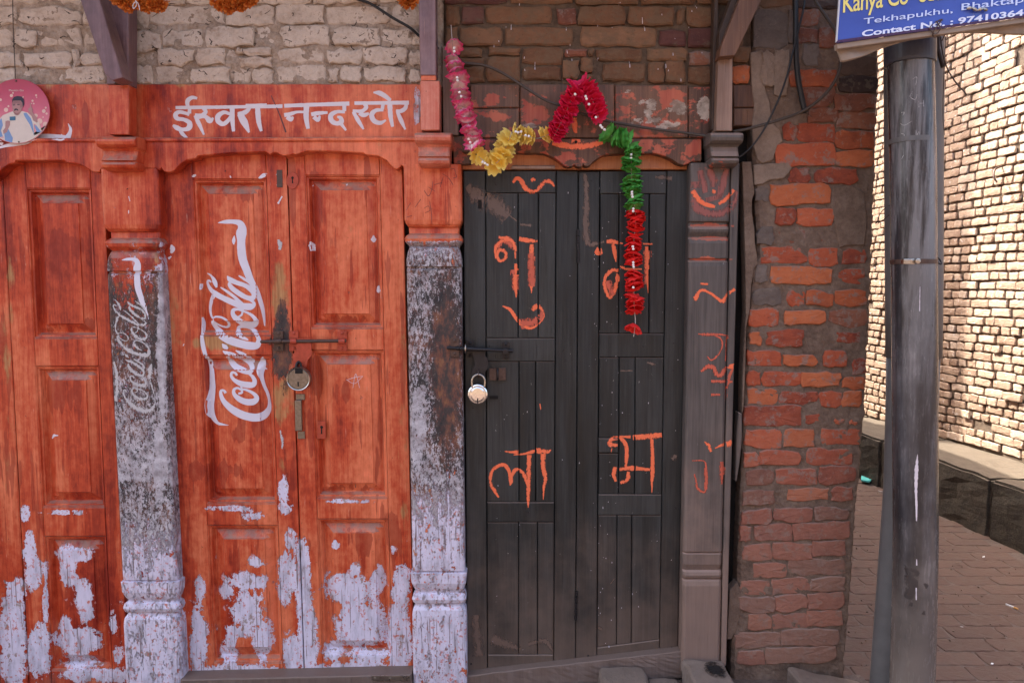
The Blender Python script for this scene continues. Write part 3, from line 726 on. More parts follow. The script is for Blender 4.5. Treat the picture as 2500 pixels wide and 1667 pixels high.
# ---- brown wall above the black door
bw = thing("brick_wall", "dark unpainted brick wall above the black door, with mud joints", "brick wall", (P(1420, 205).x, 0, P(1420, 205).z))
rough_sheet("mortar", lambda y: (1083, 1840), 1083, 1840, -110, 215, .004, 'mortar_brown', bw, step=9, amp=.005, thick=.055)
BB = [(1090, 1240, -72, -34), (1246, 1400, -72, -34), (1406, 1560, -72, -34), (1566, 1745, -72, -34),
 (1085, 1240, -30, 8, 1), (1246, 1400, -30, 8), (1406, 1560, -30, 9), (1566, 1700, -28, 10), (1704, 1800, -28, 8),
 (1090, 1122, 14, 60), (1126, 1181, 14, 58, 1), (1185, 1347, 14, 58), (1360, 1408, 20, 58, 2), (1412, 1528, 14, 60), (1533, 1648, 16, 60), (1652, 1672, 20, 58), (1677, 1745, 14, 64), (1790, 1830, 14, 60),
 (1088, 1118, 66, 112), (1122, 1226, 66, 112), (1232, 1401, 67, 111), (1417, 1604, 64, 113), (1610, 1676, 72, 114, 1), (1680, 1745, 68, 116, 1), (1790, 1815, 68, 118),
 (1121, 1178, 117, 139), (1126, 1184, 163, 201), (1121, 1182, 142, 160), (1187, 1270, 138, 200), (1192, 1268, 115, 134), (1275, 1376, 116, 157), (1276, 1368, 162, 196), (1380, 1434, 120, 138, 2), (1437, 1450, 120, 136), (1375, 1414, 146, 192), (1418, 1448, 140, 176), (1422, 1450, 180, 198), (1457, 1568, 118, 149), (1470, 1577, 154, 197), (1582, 1679, 117, 147), (1582, 1622, 149, 200), (1625, 1674, 147, 200), (1683, 1745, 126, 158, 2), (1680, 1745, 162, 204), (1790, 1834, 112, 150), (1788, 1832, 158, 203, 3), (1375, 1460, 200, 208)]
for q in BB:
    m = ['b_brown', 'b_maroon', 'b_dull', 'b_orange'][q[4] if len(q) > 4 else 0]
    brick_at(bw, q[0], q[2], q[1], q[3], -.008 + random.uniform(-.006, .004), .012, m, rag=.0038, tilt=random.uniform(-.012, .012), cham=.006)

# ---- corner pillar of brick and mortar
pil = thing("brick_pillar", "corner wall of orange red bricks and grey mortar beside the black door", "brick wall", (P(1950, 1630).x, 0, P(1950, 1630).z))
RE = [(-120, 2150), (130, 2147), (230, 2145), (300, 2140), (400, 2140), (590, 2131), (808, 2124), (880, 2118), (1018, 2113), (1058, 2107), (1154, 2101), (1267, 2090), (1458, 2078), (1632, 2062), (1700, 2060)]
LE = [(-120, 1838), (380, 1838), (420, 1840), (560, 1850), (630, 1850), (650, 1832), (800, 1826), (980, 1818), (1200, 1810), (1400, 1802), (1450, 1800), (1500, 1790), (1700, 1785)]
def pil_edges(y):
    n = mn.noise(Vector((y * .05, 0, 0))) * 4 + mn.noise(Vector((y * .16, 5, 0))) * 3
    return np.interp(y, [a for a, b in LE], [b for a, b in LE]) + n * .6, np.interp(y, [a for a, b in RE], [b for a, b in RE]) + n
rough_sheet("mortar", pil_edges, 1810, 2110, -110, 1680, -.006, 'mortar', pil, step=7, amp=.0045, thick=.105, fr=26)
PB = """1840 1925 25 118 d|1951 2000 22 62 u|2005 2045 66 115 u|1950 1994 68 104 u|1962 1996 108 160 d|1926 1946 26 104 d|2050 2140 140 182 k|2052 2141 186 226 k|2000 2140 -70 -30 k|1850 1990 -72 -30 b|1850 1940 -24 18 b|1945 2040 -24 18 k|2010 2140 -26 20 k|2050 2140 70 130 k
1930 2040 170 211 o|1962 2034 214 262 u|2041 2137 230 270 u|1976 2042 265 299 o|2047 2135 275 314 o|1916 1945 301 340 r|1948 2037 303 347 r|2045 2133 320 362 o|1898 2038 351 403 w|2042 2130 368 404 o|1862 1890 126 208 p|1892 1924 122 230 p
1930 1975 412 446 u|1995 2092 411 449 r|1884 2025 450 499 O|1846 1873 456 490 d|1897 1944 509 548 r|1948 2034 510 549 r|1852 1887 554 597 d|1891 2037 553 597 e|1862 1970 604 643 r|1976 2044 606 647 r|2060 2112 610 644 u|1846 1872 650 690 d|1886 2030 653 692 O|2047 2110 656 693 r
1842 1903 706 744 d|1926 1961 707 745 u|1971 2034 708 746 o|2041 2114 708 745 o|1832 1901 754 797 r|1920 2014 757 791 O|2027 2115 757 799 u|1832 1856 809 842 o|1876 1959 806 845 r|2045 2100 812 836 r
1826 1907 857 893 r|1915 1992 867 892 O|2015 2066 858 895 r|2086 2112 878 912 r|1828 1855 906 940 r|1864 1958 907 942 r|1962 2051 908 942 O|2061 2110 923 950 o|1828 1898 949 986 o|1906 1995 956 985 r|2004 2054 956 993 u|2058 2100 956 992 o|1820 1955 991 1038 r|1968 2003 1011 1033 r|2041 2058 1025 1032 r|2076 2092 1028 1037 r
1820 1906 1049 1095 r|1916 1987 1047 1090 o|2006 2097 1046 1084 r|1819 1852 1106 1138 r|1859 1952 1101 1135 r|1972 2078 1097 1134 r|1822 1886 1147 1183 u|1897 1993 1145 1184 r|2002 2086 1139 1183 r|1817 1888 1199 1231 u|1926 2021 1193 1222 o|2034 2080 1189 1222 r
1813 1883 1244 1279 r|1893 1983 1240 1274 r|1990 2070 1240 1270 u|1809 1832 1286 1320 r|1843 1932 1281 1320 r|1939 2074 1277 1316 r|1816 1882 1330 1368 r|1891 1981 1326 1366 r|1985 2062 1319 1356 u|1842 1920 1374 1409 r|1928 2062 1366 1403 u
1810 1880 1416 1453 r|1886 1975 1412 1450 r|1980 2060 1408 1443 u|1807 1890 1459 1496 u|1895 1970 1453 1492 u|1975 2057 1448 1487 u|1829 1880 1500 1536 o|1885 1968 1498 1532 u|1973 2057 1492 1527 u|1797 1905 1545 1580 u|1910 2045 1537 1575 u|1802 1865 1588 1622 u|1870 2042 1580 1618 u"""
PM = dict(d='stone', u='b_dull', k='b_dark', b='b_brown', o='b_orange', O='b_orange', r='b_red', w='b_red', p='plaster', e='b_dull')
for q in PB.replace('\n', '|').split('|'):
    a, b, c, d, m = q.split(); a, b, c, d = map(int, (a, b, c, d))
    deep = m in 'e'
    fy = -.0125 + random.uniform(-.004, .003) - (.004 if m in 'Op' else 0) + (.006 if deep else 0)
    if m in 'rouw' and c > 600: fy += .0025
    brick_at(pil, a - 3, c - 1.5, b + 3, d + 1.5, fy, .01, PM[('u' if m in 'orw' and random.random() < .75 else m) if c < 300 else (m if m != 'u' or random.random() < .55 else 'r')], rag=.0048, tilt=random.uniform(-.02, .02) + (-.03 if c > 1240 else 0), cham=.0032)
# grey strip of cement that has come away from the bricks
cp = [(1812, 395), (1834, 395), (1839, 440), (1842, 470), (1836, 490), (1836, 520), (1842, 560), (1843, 590), (1849, 630), (1850, 645), (1840, 655), (1834, 700), (1830, 760), (1822, 800), (1820, 900), (1815, 1000), (1812, 1010), (1814, 900), (1822, 760), (1820, 640), (1816, 500)]
slab("cement_strip", cp, -.022, .03, 'mortar', pil, bev=.0015)
slab("cement_strip", [(1800, 1420), (1812, 1450), (1806, 1500), (1796, 1540), (1785, 1560), (1775, 1560), (1782, 1440)], -.010, .03, 'mortar', pil, bev=.0015)
pl = [(1832, 128), (1862, 122), (1868, 150), (1872, 190), (1868, 214), (1880, 250), (1886, 300), (1905, 318), (1912, 345), (1898, 356), (1888, 390), (1862, 400), (1850, 392), (1838, 350), (1836, 300), (1842, 262), (1836, 214)]
slab("plaster_patch", pl, -.015, .01, 'plaster', pil, bev=.003)
slab("plaster_patch", [(1840, 402), (1925, 396), (1935, 410), (1915, 436), (1880, 440), (1862, 450), (1842, 452)], -.016, .01, 'plaster', pil, bev=.003)
slab("plaster_patch", [(2034, 455), (2080, 452), (2110, 470), (2118, 540), (2112, 600), (2070, 600), (2050, 606), (2042, 560), (2030, 505)], -.014, .01, 'mortar', pil, bev=.004)

# ================================================================== shop front timber
lin = thing("painted_lintel", "red painted shop lintel lettered in white Devanagari", "lintel", (P(530, 340).x, 0, P(530, 340).z))
board("board", [(-90, 205), (1070, 205), (1070, 342), (-90, 342)], -.014, .06, 'red', lin, wear_lintel, step=9, rel=.0012)
O1 = [(-90, 440), (-30, 440), (-8, 428), (5, 412), (22, 401), (36, 398), (38, 392), (158, 392), (161, 397), (190, 400), (208, 408), (226, 419), (236, 421), (243, 419), (246, 412), (384, 412), (388, 416), (394, 410), (402, 420), (414, 421), (425, 417), (432, 409), (441, 400), (456, 391), (478, 387), (482, 381), (560, 374), (640, 371), (649, 371), (654, 375), (659, 378), (667, 373), (676, 373), (684, 378), (693, 381), (702, 379), (708, 379), (716, 376), (722, 378), (736, 373), (750, 369), (820, 370), (888, 374), (893, 378), (924, 381), (944, 392), (958, 408), (967, 414), (975, 410), (980, 404), (986, 408), (1135, 406)]
ox = [a for a, b in O1]; oy = [b for a, b in O1]
xs = sorted(set(list(range(-90, 1074, 7)) + [a for a in ox if a < 1074]))
stripboard("arched_board", xs, lambda x: 343, lambda x: float(np.interp(x, ox, oy)), -.030, .07, 'red', lin, wear_lintel, rows=5)
strips = slab("moulding", [(-90, 338), (1016, 334), (1016, 344), (-90, 347)], -.038, -.01, 'red', lin, bev=.003, wear=wear_lintel)

cl = thing("carved_lintel", "carved old timber lintel with a pendant over the black door, smeared with orange paint", "lintel", (P(1420, 380).x, 0, P(1420, 380).z))
for q in ([(1148, 206), (1268, 206), (1268, 263), (1148, 264)], [(1148, 266), (1268, 265), (1268, 337), (1148, 337)], [(1270, 206), (1500, 206), (1500, 337), (1270, 337)], [(1502, 208), (1680, 208), (1680, 337), (1502, 337)], [(1682, 212), (1746, 212), (1746, 337), (1682, 337)]):
    board("board", q, -.008 - random.uniform(0, .003), .05, 'brownwood', cl, wear_cornice, step=9, rel=.002)
O2 = [(1128, 372), (1150, 373), (1257, 373), (1328, 375), (1340, 380), (1352, 386), (1362, 392), (1369, 398), (1376, 404), (1384, 408), (1393, 408), (1398, 406), (1402, 402), (1406, 406), (1414, 409), (1420, 408), (1424, 401), (1428, 406), (1435, 407), (1441, 404), (1447, 397), (1455, 391), (1465, 384), (1473, 380), (1488, 377), (1526, 375), (1597, 375), (1612, 378), (1628, 384), (1642, 391), (1655, 400), (1668, 404), (1678, 401), (1688, 396), (1712, 394)]
ox2 = [a for a, b in O2]; oy2 = [b for a, b in O2]
xs = sorted(set(list(range(1128, 1712, 7)) + ox2))
stripboard("pendant_board", xs, lambda x: 339, lambda x: float(np.interp(x, ox2, oy2)), -.022, .05, 'brownwood', cl, wear_cornice, rows=5)
board("transom", [(1128, 366), (1700, 366), (1690, 414), (1128, 414)], .018, .03, 'orangewood', cl, step=12, rel=.001)
board("slat", [(1250, 404), (1355, 404), (1356, 413), (1246, 413)], .006, .01, 'lightwood', cl, wear_none, step=14)
board("side_board", [(1104, 332), (1147, 332), (1150, 402), (1108, 402)], -.004, .03, 'brownwood', cl, wear_cornice, step=9)
for q in ([(1790, 208), (1868, 208), (1870, 262), (1791, 263)], [(1791, 265), (1870, 264), (1866, 306), (1791, 308)]):
    board("beam_end", q, -.012, .05, 'brownwood', cl, wear_none, step=10, rel=.003)

def post(label, rows, xl, xr, mat, wear, bra, brmat, py0, y1=1700, yf=-.035):
    t = thing("carved_post", label, "post", (P((xl(1600) + xr(1600)) / 2, 1667).x, yf, 0), "carved posts between the doors")
    post_shaft("shaft", rows, xl, xr, yf, .13, mat, t, wear)
    a, b, p0 = bra
    br = [(0, 1, .065), (2, 0, .03), (6, 0, .008), (12, 0, .001), (17, 0, 0), (24, 0, .004), (29, 0, .014), (31, 2, .030), (36, 5, .036), (48, 6, .030), (58, 6, .022), (61, 6, .020), (62.5, 7, .030), (65, 7, .030), (66.5, 6, .020), (72, 6, .017), (78, 6, .022), (82, 8, .035), (84, 9, .055)]
    post_shaft("bracket", [(p0 + q[0], q[1], q[2]) for q in br], lambda y: a + (y - p0) * .02 * (1 if a < 1250 else -1), lambda y: b + (y - p0) * .02 * (1 if a < 1250 else -1), -.115, .125, brmat, t, wear_none if wear is not wear_postc else wear_postc, step=8, round_px=6, rdep=.006)
    return t
RA = [(412, 0, 0), (548, 0, 0), (558, 4, .003), (564, 8, .010), (566, 8, .022), (580, 9, .020), (586, 3, .006), (594, -1, 0), (602, 1, .003), (608, 7, .012), (612, 9, .020), (617, 9, .010), (630, 5, .004), (645, 3, .002), (661, 2, .002), (663, 3, .012), (667, 3, .012), (670, 3, .003), (690, 3, .002), (1405, 3, .003), (1416, 3, .005), (1420, 2, .012), (1422, -2, 0), (1446, 0, 0), (1460, 5, .007), (1468, 9, .014), (1472, 9, .016), (1476, 3, .005), (1486, 0, 0), (1495, 3, .005), (1499, 9, .016), (1503, 8, .012), (1512, 2, .002), (1526, 0, 0), (1710, 0, 0)]
post("weathered post with a flaking white script logo, left of the red doors", RA, lambda y: 243 + .05 * (y - 418), lambda y: 383 + .05 * (y - 418), 'red', wear_post, (230, 327, 328), 'red', 412)
RB = [(y - 11 if y < 700 else (y - 22 if y < 1600 else y), i, d) for y, i, d in RA]
post("post blackened in the middle and lavender white below, between red and black doors", RB, lambda y: 984 + .0196 * (y - 408), lambda y: 1126 + .0112 * (y - 408), 'red', wear_post, (1011, 1101, 318), 'pink', 402)
RC = [(398, 0, 0), (536, 0, 0), (540, 0, .001), (543, 0, .013), (551, 0, .013), (555, 0, .003), (560, 0, 0), (566, 0, .002), (572, 0, .008), (577, 0, .014), (580, 0, .014), (584, 0, .004), (594, 0, .001), (630, 0, .002), (633, 0, .011), (636, 0, .011), (640, 0, .002), (650, 0, 0), (1346, 0, 0), (1350, 0, .008), (1353, 0, .002), (1378, 0, .003), (1390, 0, .010), (1393, 0, .012), (1397, 0, .003), (1404, 0, 0), (1411, 0, .003), (1415, 0, .012), (1419, 0, .004), (1430, 0, 0), (1640, 0, 0)]
pc = post("bare grey carved post with orange marks, right of the black door", RC, lambda y: 1686 - .018 * (y - 400), lambda y: 1785 - .0215 * (y - 400), 'greywood', wear_postc, (1737, 1817, 318), 'greywood', 398)
for o in pc.children:
    if o.name.startswith("shaft"): pass
board("edge_strip", [(1786.5, 399), (1806, 399), (1773, 1625), (1760.5, 1625)], -.036, .12, 'greywood', pc, wear_postc, step=9)
slab("split_edge", [(1803, 1006), (1812, 1010), (1812, 1070), (1806, 1130), (1799, 1175), (1795, 1175), (1799, 1060)], -.02, .02, 'greywood', pc, bev=.003)

# ---- struts that carry the eave
s = thing("eave_strut", "purple painted eave strut with a slanting brace, over the left post", "strut", (P(292, 330).x, -.06, P(292, 330).z), "struts under the eave")
slab("upright", [(258, -60), (313, -60), (313, 206), (260, 206)], -.095, -.035, 'purple', s, wear=wear_none)
slab("lower_upright", [(264, 207), (314, 207), (314, 329), (266, 329)], -.090, -.035, 'red', s, wear=wear_none)
slab("brace", [(176, -60), (226, -60), (296, 178), (300, 190), (274, 197), (256, 182)], -.185, -.12, 'purple', s, wear=wear_none)
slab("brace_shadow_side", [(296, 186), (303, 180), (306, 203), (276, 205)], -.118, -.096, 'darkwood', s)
s = thing("eave_strut", "straight eave strut, purple above and salmon below, right of the lettered lintel", "strut", (P(1046, 320).x, -.06, P(1046, 320).z), "struts under the eave")
slab("upright", [(1021, -60), (1063, -60), (1064, 184), (1026, 184)], -.105, -.035, 'purple', s, wear=wear_none)
slab("rust_band", [(1028, 184.5), (1064, 184.5), (1064, 197), (1028, 197)], -.100, -.035, 'red', s, bev=.001, wear=wear_none)
slab("lower_upright", [(1026, 197.5), (1073, 197.5), (1073, 318), (1027, 318)], -.103, -.035, 'pink', s, wear=wear_none)
s = thing("eave_strut", "bare weathered wooden eave strut with a brace, over the right post", "strut", (P(1770, 320).x, -.06, P(1770, 320).z), "struts under the eave")
slab("upright", [(1754, 141), (1789, 141), (1788, 320), (1748, 320)], -.092, -.035, 'lightwood', s, wear=wear_none)
slab("back_upright", [(1745, -60), (1754, -60), (1753, 318), (1738, 318)], -.060, -.02, 'darkwood', s)
slab("brace", [(1756, 139), (1795, 136), (1888, -60), (1828, -60), (1762, 110)], -.13, -.07, 'brownwood', s, wear=wear_none)
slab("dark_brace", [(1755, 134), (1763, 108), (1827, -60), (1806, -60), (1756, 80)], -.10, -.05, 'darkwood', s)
tag(slab("wooden_strip", [(1080, 112), (1117, 112), (1119, 330), (1082, 330)], -.018, .02, 'lightwood', wear=wear_none), "thin brown wooden strip behind the pink flowers", "wooden strip")

# ================================================================== red double doors
PROF = ((0, 0), (1.5, .0005), (3, .007), (7, .008), (9, .016), (12, .026), (14, .026), (34, .011), (35.5, .007), (60, .007))
def panel_leaf(par, a, b, c, d, ys, ytop, ybot, mat='red', wear=wear_door, yf=.020):
    """stiles a-b and c-d, panels between b and c at the given heights"""
    t = sub("door_leaf", par, (P((a(1000) + d(1000)) / 2, 1000).x, yf, 0))
    E = ((0, .002), (1.5, 0))
    for l, r in ((a, b), (c, d)): board("stile", [(l(ytop), ytop), (r(ytop), ytop), (r(ybot), ybot), (l(ybot), ybot)], yf, .03, mat, t, wear, prof=E, step=8, rel=.0006)
    e = .8
    edges = [ytop] + [q for p in ys for q in p] + [ybot]
    for i in range(0, len(edges), 2):
        y0, y1 = edges[i], edges[i + 1]
        board("rail", [(b(y0) + e, y0), (c(y0) - e, y0), (c(y1) - e, y1), (b(y1) + e, y1)], yf + .0008, .028, mat, t, wear, prof=E, step=8, rel=.0006)
    for y0, y1 in ys:
        board("panel", [(b(y0) + e, y0 + e), (c(y0) - e, y0 + e), (c(y1) - e, y1 - e), (b(y1) + e, y1 - e)], yf + .001, .038, mat, t, wear, prof=PROF, step=8, rel=.0004)
    return t
f = lambda x0, k: (lambda y: x0 + k * (y - 365))
d0 = thing("double_door", "red panelled double door cut by the left edge, half stripped to pale lavender below", "door", (P(60, 1667).x, .02, 0), "red panelled shop doors")
t = sub("door_leaf", d0, (P(-30, 1000).x, .02, 0))
board("stile", [(-34, 365), (1.5, 365), (69, 1680), (0, 1680)], .020, .03, 'red', t, wear_door, step=8, rel=.0006)
board("panel", [(-110, 365), (-36, 365), (-2, 1680), (-70, 1680)], .026, .03, 'red', t, wear_door, step=12)
panel_leaf(d0, f(3, .0525), f(58, .052), f(218, .044), f(248, .050), [(460, 826), (893, 1238), (1308, 1636)], 365, 1690)
d1 = thing("double_door", "red panelled double door with a white script logo and round padlock", "door", (P(700, 1667).x, .02, 0), "red panelled shop doors")
lf = panel_leaf(d1, f(393, .026), f(466, .0435), f(648, .034), f(698, .0337), [(437, 820), (867, 1229), (1281, 1617)], 362, 1657)
rt = panel_leaf(d1, f(701, .0337), f(742, .036), f(926, .0255), f(981, .024), [(428, 802), (854, 1216), (1266, 1601)], 362, 1646)
tag(board("door_sill", [(440, 1659), (1004, 1646), (1010, 1720), (440, 1720)], -.045, .12, 'sill', None, wear_none, step=14, rel=.002), "dusty grey wooden sill under the red doors", "door sill")
# ================================================================== black plank door
bd = thing("double_door", "black plank double door daubed with orange Devanagari letters", "door", (P(1400, 1640).x, .02, 0))
ln = lambda xt, xb: (lambda y: xt + (xb - xt) * (y - 418) / 1222.)
botL = lambda x: 1647 - (x - 1141) * .042
botR = lambda x: 1635 - (x - 1405) * .132
def plank(par, l, r, y0, y1, dep=0.0, name="plank", mat='black'):
    g = .9; y0 = y0 if callable(y0) else (lambda x, v=y0: v); y1 = y1 if callable(y1) else (lambda x, v=y1: v)
    a0, b0 = l(y0(1400)) + g, r(y0(1400)) - g; a1, b1 = l(y1(1400)) + g, r(y1(1400)) - g
    return board(name, [(a0, y0(a0)), (b0, y0(b0)), (b1, y1(b1)), (a1, y1(a1))], .018 + dep, .03 - dep, mat, par, wear_none, prof=((0, .0025), (1.4, .0003), (3, 0)), step=14, rel=.0008)
L = sub("door_leaf", bd, (P(1270, 1000).x, .02, 0)); R = sub("door_leaf", bd, (P(1540, 1000).x, .02, 0))
x0, x1, x3, xm = ln(1130, 1141), ln(1185, 1190), ln(1358, 1352), ln(1412, 1405)
plank(L, x0, x1, 418, botL, name="stile"); plank(L, x3, xm, 418, botL, name="stile")
for a, b in ((418, 471), (826, 882), (1226, 1274)): plank(L, x1, x3, a, b, .001, "rail")
plank(L, x1, x3, 1598, botL, .001, "rail")
for q, (y0, y1) in (((ln(1265, 1265), ln(1315, 1312)), (472, 825)), ((ln(1267, 1267), ln(1308, 1308)), (883, 1225)), ((ln(1268, 1266), ln(1313, 1312)), (1275, 1597))):
    seq = [x1, q[0], q[1], x3]
    for i in range(3): plank(L, seq[i], seq[i + 1], y0, y1, .003 + random.uniform(0, .0025))
r1, r4, r5 = ln(1465, 1457), ln(1628, 1610), ln(1681, 1655)
plank(R, xm, r1, 420, botR, name="stile"); plank(R, r4, r5, 418, botR, name="stile")
for a, b in ((419, 473), (815, 872), (1207, 1257)): plank(R, r1, r4, a, b, .001, "rail")
plank(R, r1, r4, lambda x: 1581 - (x - 1457) * .13, botR, .0005, "rail")
for q, (y0, y1) in (((ln(1512, 1510), ln(1585, 1583)), (474, 814)), ((ln(1513, 1509), ln(1553, 1548)), (873, 1206)), ((ln(1511, 1505), ln(1546, 1541)), (1258, lambda x: 1580 - (x - 1457) * .13))):
    seq = [r1, q[0], q[1], r4]
    for i in range(3):
        if i == 0 and y0 == 873:
            plank(R, seq[0], seq[1], 873, 1069, .004); plank(R, seq[0], seq[1], 1070, 1105, .0005, "patch_block"); plank(R, seq[0], seq[1], 1107, 1206, .0065)
        else: plank(R, seq[i], seq[i + 1], y0, y1, .003 + random.uniform(0, .0025))
# frame edge and sill round the black door
tag(board("door_sill", [(1132, 1650), (1672, 1588), (1770, 1640), (1132, 1730)], -.02, .09, 'sill', None, wear_none, step=14, rel=.005), "worn dusty sill under the black door", "door sill")
def hinge(par, x, y0, y1, xb, yf=.012):
    mb = MB(); n = 5
    for i in range(n):
        a = y0 + (y1 - y0) * i / n + .8; b = y0 + (y1 - y0) * (i + 1) / n - .8; xx = x + (xb - x) * (i + .5) / n
        pa, pb = P(xx, a, yf), P(xx, b, yf); mb.tube([pa, pb], .0048, 8)
    return mb.link("hinge", 'irondark', par, surf=False)
hinge(L, 1411, 560, 642, 1412); hinge(R, 1680, 558, 638, 1679); hinge(R, 1675, 984, 1060, 1673); hinge(R, 1665, 1400, 1475, 1662); hinge(L, 1408, 1442, 1514, 1405)
# ================================================================== door furniture
def cyl(mb, px, py, yf, r, h, n=20, prof=None):
    c = P(px, py, yf); mb.lathe(c, (0, 1, 0), prof or [(0, r * .8), (.001, r), (h, r)], n)
def plate(mb, x0, x1, y0, y1, yf, th=.002, b=.001):
    a, c = P(x0, y0, yf), P(x1, y1, yf); mb.box(a.x, c.x, yf, yf + th, c.z, a.z, b)
# bolt of the red doors
mb = MB(); a, b = P(636, 834, -.004), P(845, 832, -.004); mb.tube([a, a + (b - a) * .01, b], [.004, .0062, .0062], 12)
for x in (676, 684, 838): mb.lathe(P(x, 833, -.004), (1, 0, 0), [(-.004, .0062), (-.003, .0088), (.003, .0088), (.004, .0062)], 14)
mb.link("bolt_rod", 'iron', rt, surf=False, smooth=False)
for x, m in ((680, 'iron'), (717, 'redmetal'), (835, 'redmetal')):
    mb = MB(); plate(mb, x - 12, x + 12, 808, 857, .012, .005, .0015)
    for y in (814, 850): cyl(mb, x, y, .0085, .0052, .004, 12, [(0, .002), (.0012, .0045), (.0035, .0056)])
    mb.lathe(P(x, 833, -.004), (1, 0, 0), [(-.011, .0085), (-.010, .0098), (.010, .0098), (.011, .0085)], 16)
    mb.link("bolt_bracket", m, rt, surf=False)
hp = [(724, 826), (760, 826), (761, 868), (752, 878), (748, 895), (742, 905), (728, 906), (716, 900), (714, 868), (718, 860), (724, 856)]
o = slab("hasp", hp, -.001, .002, 'redmetal', rt, bev=.0006)
mb = MB(); q = spline([tuple(P(x, y, yy)) for x, y, yy in ((727, 898, .004), (727, 890, -.010), (730, 884, -.020), (734, 890, -.014), (735, 900, .004))], n=6); mb.tube(q, .0032, 8); mb.link("staple", 'irondark', rt, surf=False)
# handle, escutcheons, lock plates
mb = MB(); plate(mb, 719, 737, 977, 1052, .000, .012, .003); plate(mb, 722, 744, 962, 976, .014, .004, .001); plate(mb, 726, 744, 1053, 1071, .014, .004, .001)
mb.link("pull_handle", 'dirtybrass', rt, surf=False)
def keyplate(par, pts, kx, ky, s, mat='redmetal', yf=.016):
    slab("key_plate", pts, yf, yf + .004, mat, par, bev=.0008)
    mb = MB(); mb.lathe(P(kx, ky - s * .5, yf - .0006), (0, 1, 0), [(0, s * .34 * S), (.0005, s * .34 * S)], 12)
    a, c = P(kx - s * .16, ky - s * .4, yf - .0007), P(kx + s * .16, ky + s, yf - .0007); mb.box(a.x, c.x, yf - .0007, yf - .0002, c.z, a.z)
    mb.link("keyhole", 'void', par, surf=False)
keyplate(rt, [(714 + 15 * math.cos(t), 441 + 21 * math.sin(t)) for t in np.linspace(0, 2 * math.pi, 20)[:-1]], 714, 439, 9, yf=.0165)
keyplate(rt, [(775, 1028), (795, 1028), (795, 1071), (775, 1071)], 785, 1048, 11, yf=.0205)
mb = MB(); plate(mb, 675, 690, 415, 458, .0185, .004, .001); mb.link("lock_plate", 'iron', lf, surf=False)
mb = MB(); plate(mb, 908, 1002, 1649, 1661, -.049, .004, .001)
for x in (915, 953): cyl(mb, x, 1655, -.051, .003, .003, 10)
tag(mb.link("sill_plate", 'steel', None, surf=False), "narrow screwed metal plate on the sill under the red doors", "metal plate")
# heavy round padlock
pk = thing("padlock", "heavy round tarnished padlock hanging from the red doors", "padlock", tuple(P(728, 925, -.03)), "padlocks on the doors")
mb = MB(); c = P(728, 925, -.034); mb.lathe(c, (0, 1, 0), [(0, .001), (.0004, .0355), (.0012, .037), (.003, .0375), (.004, .0395), (.008, .0425), (.018, .0425), (.022, .039), (.023, .001)], 40)
mb.link("lock_body", 'dirtybrass', pk, surf=False, smooth=False)
mb = MB(); mb.lathe(c + Vector((0, -.001, 0)), (0, 1, 0), [(0, .0375), (.0012, .0405), (.003, .0425), (.004, .0425)], 40) ;
V = [v for v in mb.v]
mb2 = MB()
for k in range(40):
    t0, t1 = 2 * math.pi * k / 40, 2 * math.pi * (k + 1) / 40
    def rp(t, r, y): return (c.x + r * math.cos(t), c.y + y, c.z + r * math.sin(t))
    mb2.put([rp(t0, .0375, -.0005), rp(t1, .0375, -.0005), rp(t1, .0405, -.0022), rp(t0, .0405, -.0022)], [(0, 1, 2, 3)])
    mb2.put([rp(t0, .0405, -.0022), rp(t1, .0405, -.0022), rp(t1, .0428, .004), rp(t0, .0428, .004)], [(0, 1, 2, 3)])
mb2.link("rim", 'steel', pk, surf=False)
mb = MB(); plate(mb, 720, 739, 897, 912, -.0352, .001, .0003); plate(mb, 726.3, 729.3, 932, 943, -.0352, .001, 0); mb.link("keyhole", 'void', pk, surf=False)
mb = MB(); q = spline([tuple(P(x, y, yy)) for x, y, yy in ((723, 912, -.024), (722, 900, -.027), (724, 889, -.026), (729, 883, -.022), (734, 889, -.018), (735, 900, -.02), (735, 912, -.024))], n=6); mb.tube(q, .0042, 10); mb.link("shackle", 'irondark', pk, surf=False, smooth=True)
# bolt of the black door
bl = L
mb = MB(); a, b = P(1090, 849, -.050), P(1252, 857, -.012)
a.y = -.048; b.y = -.006
mb.tube([a, a + (b - a) * .02, b], [.003, .0058, .0058], 12)
for t in (.16, .21, .29, .9): mb.lathe(a + (b - a) * t, b - a, [(-.004, .0058), (-.003, .0085), (.003, .0085), (.004, .0058)], 14)
mb.lathe(a + (b - a) * .30, b - a, [(0, .0075), (.055, .0075)], 14)
mb.link("bolt_rod", 'irondark', bl, surf=False)
mb = MB(); q = [a + (b - a) * .285 + Vector((0, .013 * math.cos(t), .016 * math.sin(t))) for t in np.linspace(0, 2 * math.pi, 17)]; mb.tube(q, .0022, 8); mb.link("ring", 'steel', bl, surf=False)
mb = MB(); plate(mb, 1100, 1121, 825, 871, -.040, .004, .0015)
for y in (832, 864): cyl(mb, 1110, y, -.045, .0052, .004, 12, [(0, .002), (.0012, .0045), (.005, .0056)])
mb.link("bolt_keeper", 'iron', bl, surf=False)
for x in (1147, 1235):
    mb = MB(); plate(mb, x - 10, x + 10, 830 + (x - 1147) * .05, 871 + (x - 1147) * .06, .0125, .005, .0015)
    for y in (837, 868): cyl(mb, x, y + (x - 1147) * .04, .008, .0055, .005, 12, [(0, .002), (.0012, .0045), (.005, .0058)])
    mb.box(P(x - 6, 852, .0).x, P(x + 6, 852, .0).x, -.018, .0125, P(x, 859 + (x - 1147) * .05, 0).z, P(x, 846 + (x - 1147) * .05, 0).z, .003)
    mb.link("bolt_bracket", 'irondark', bl, surf=False)
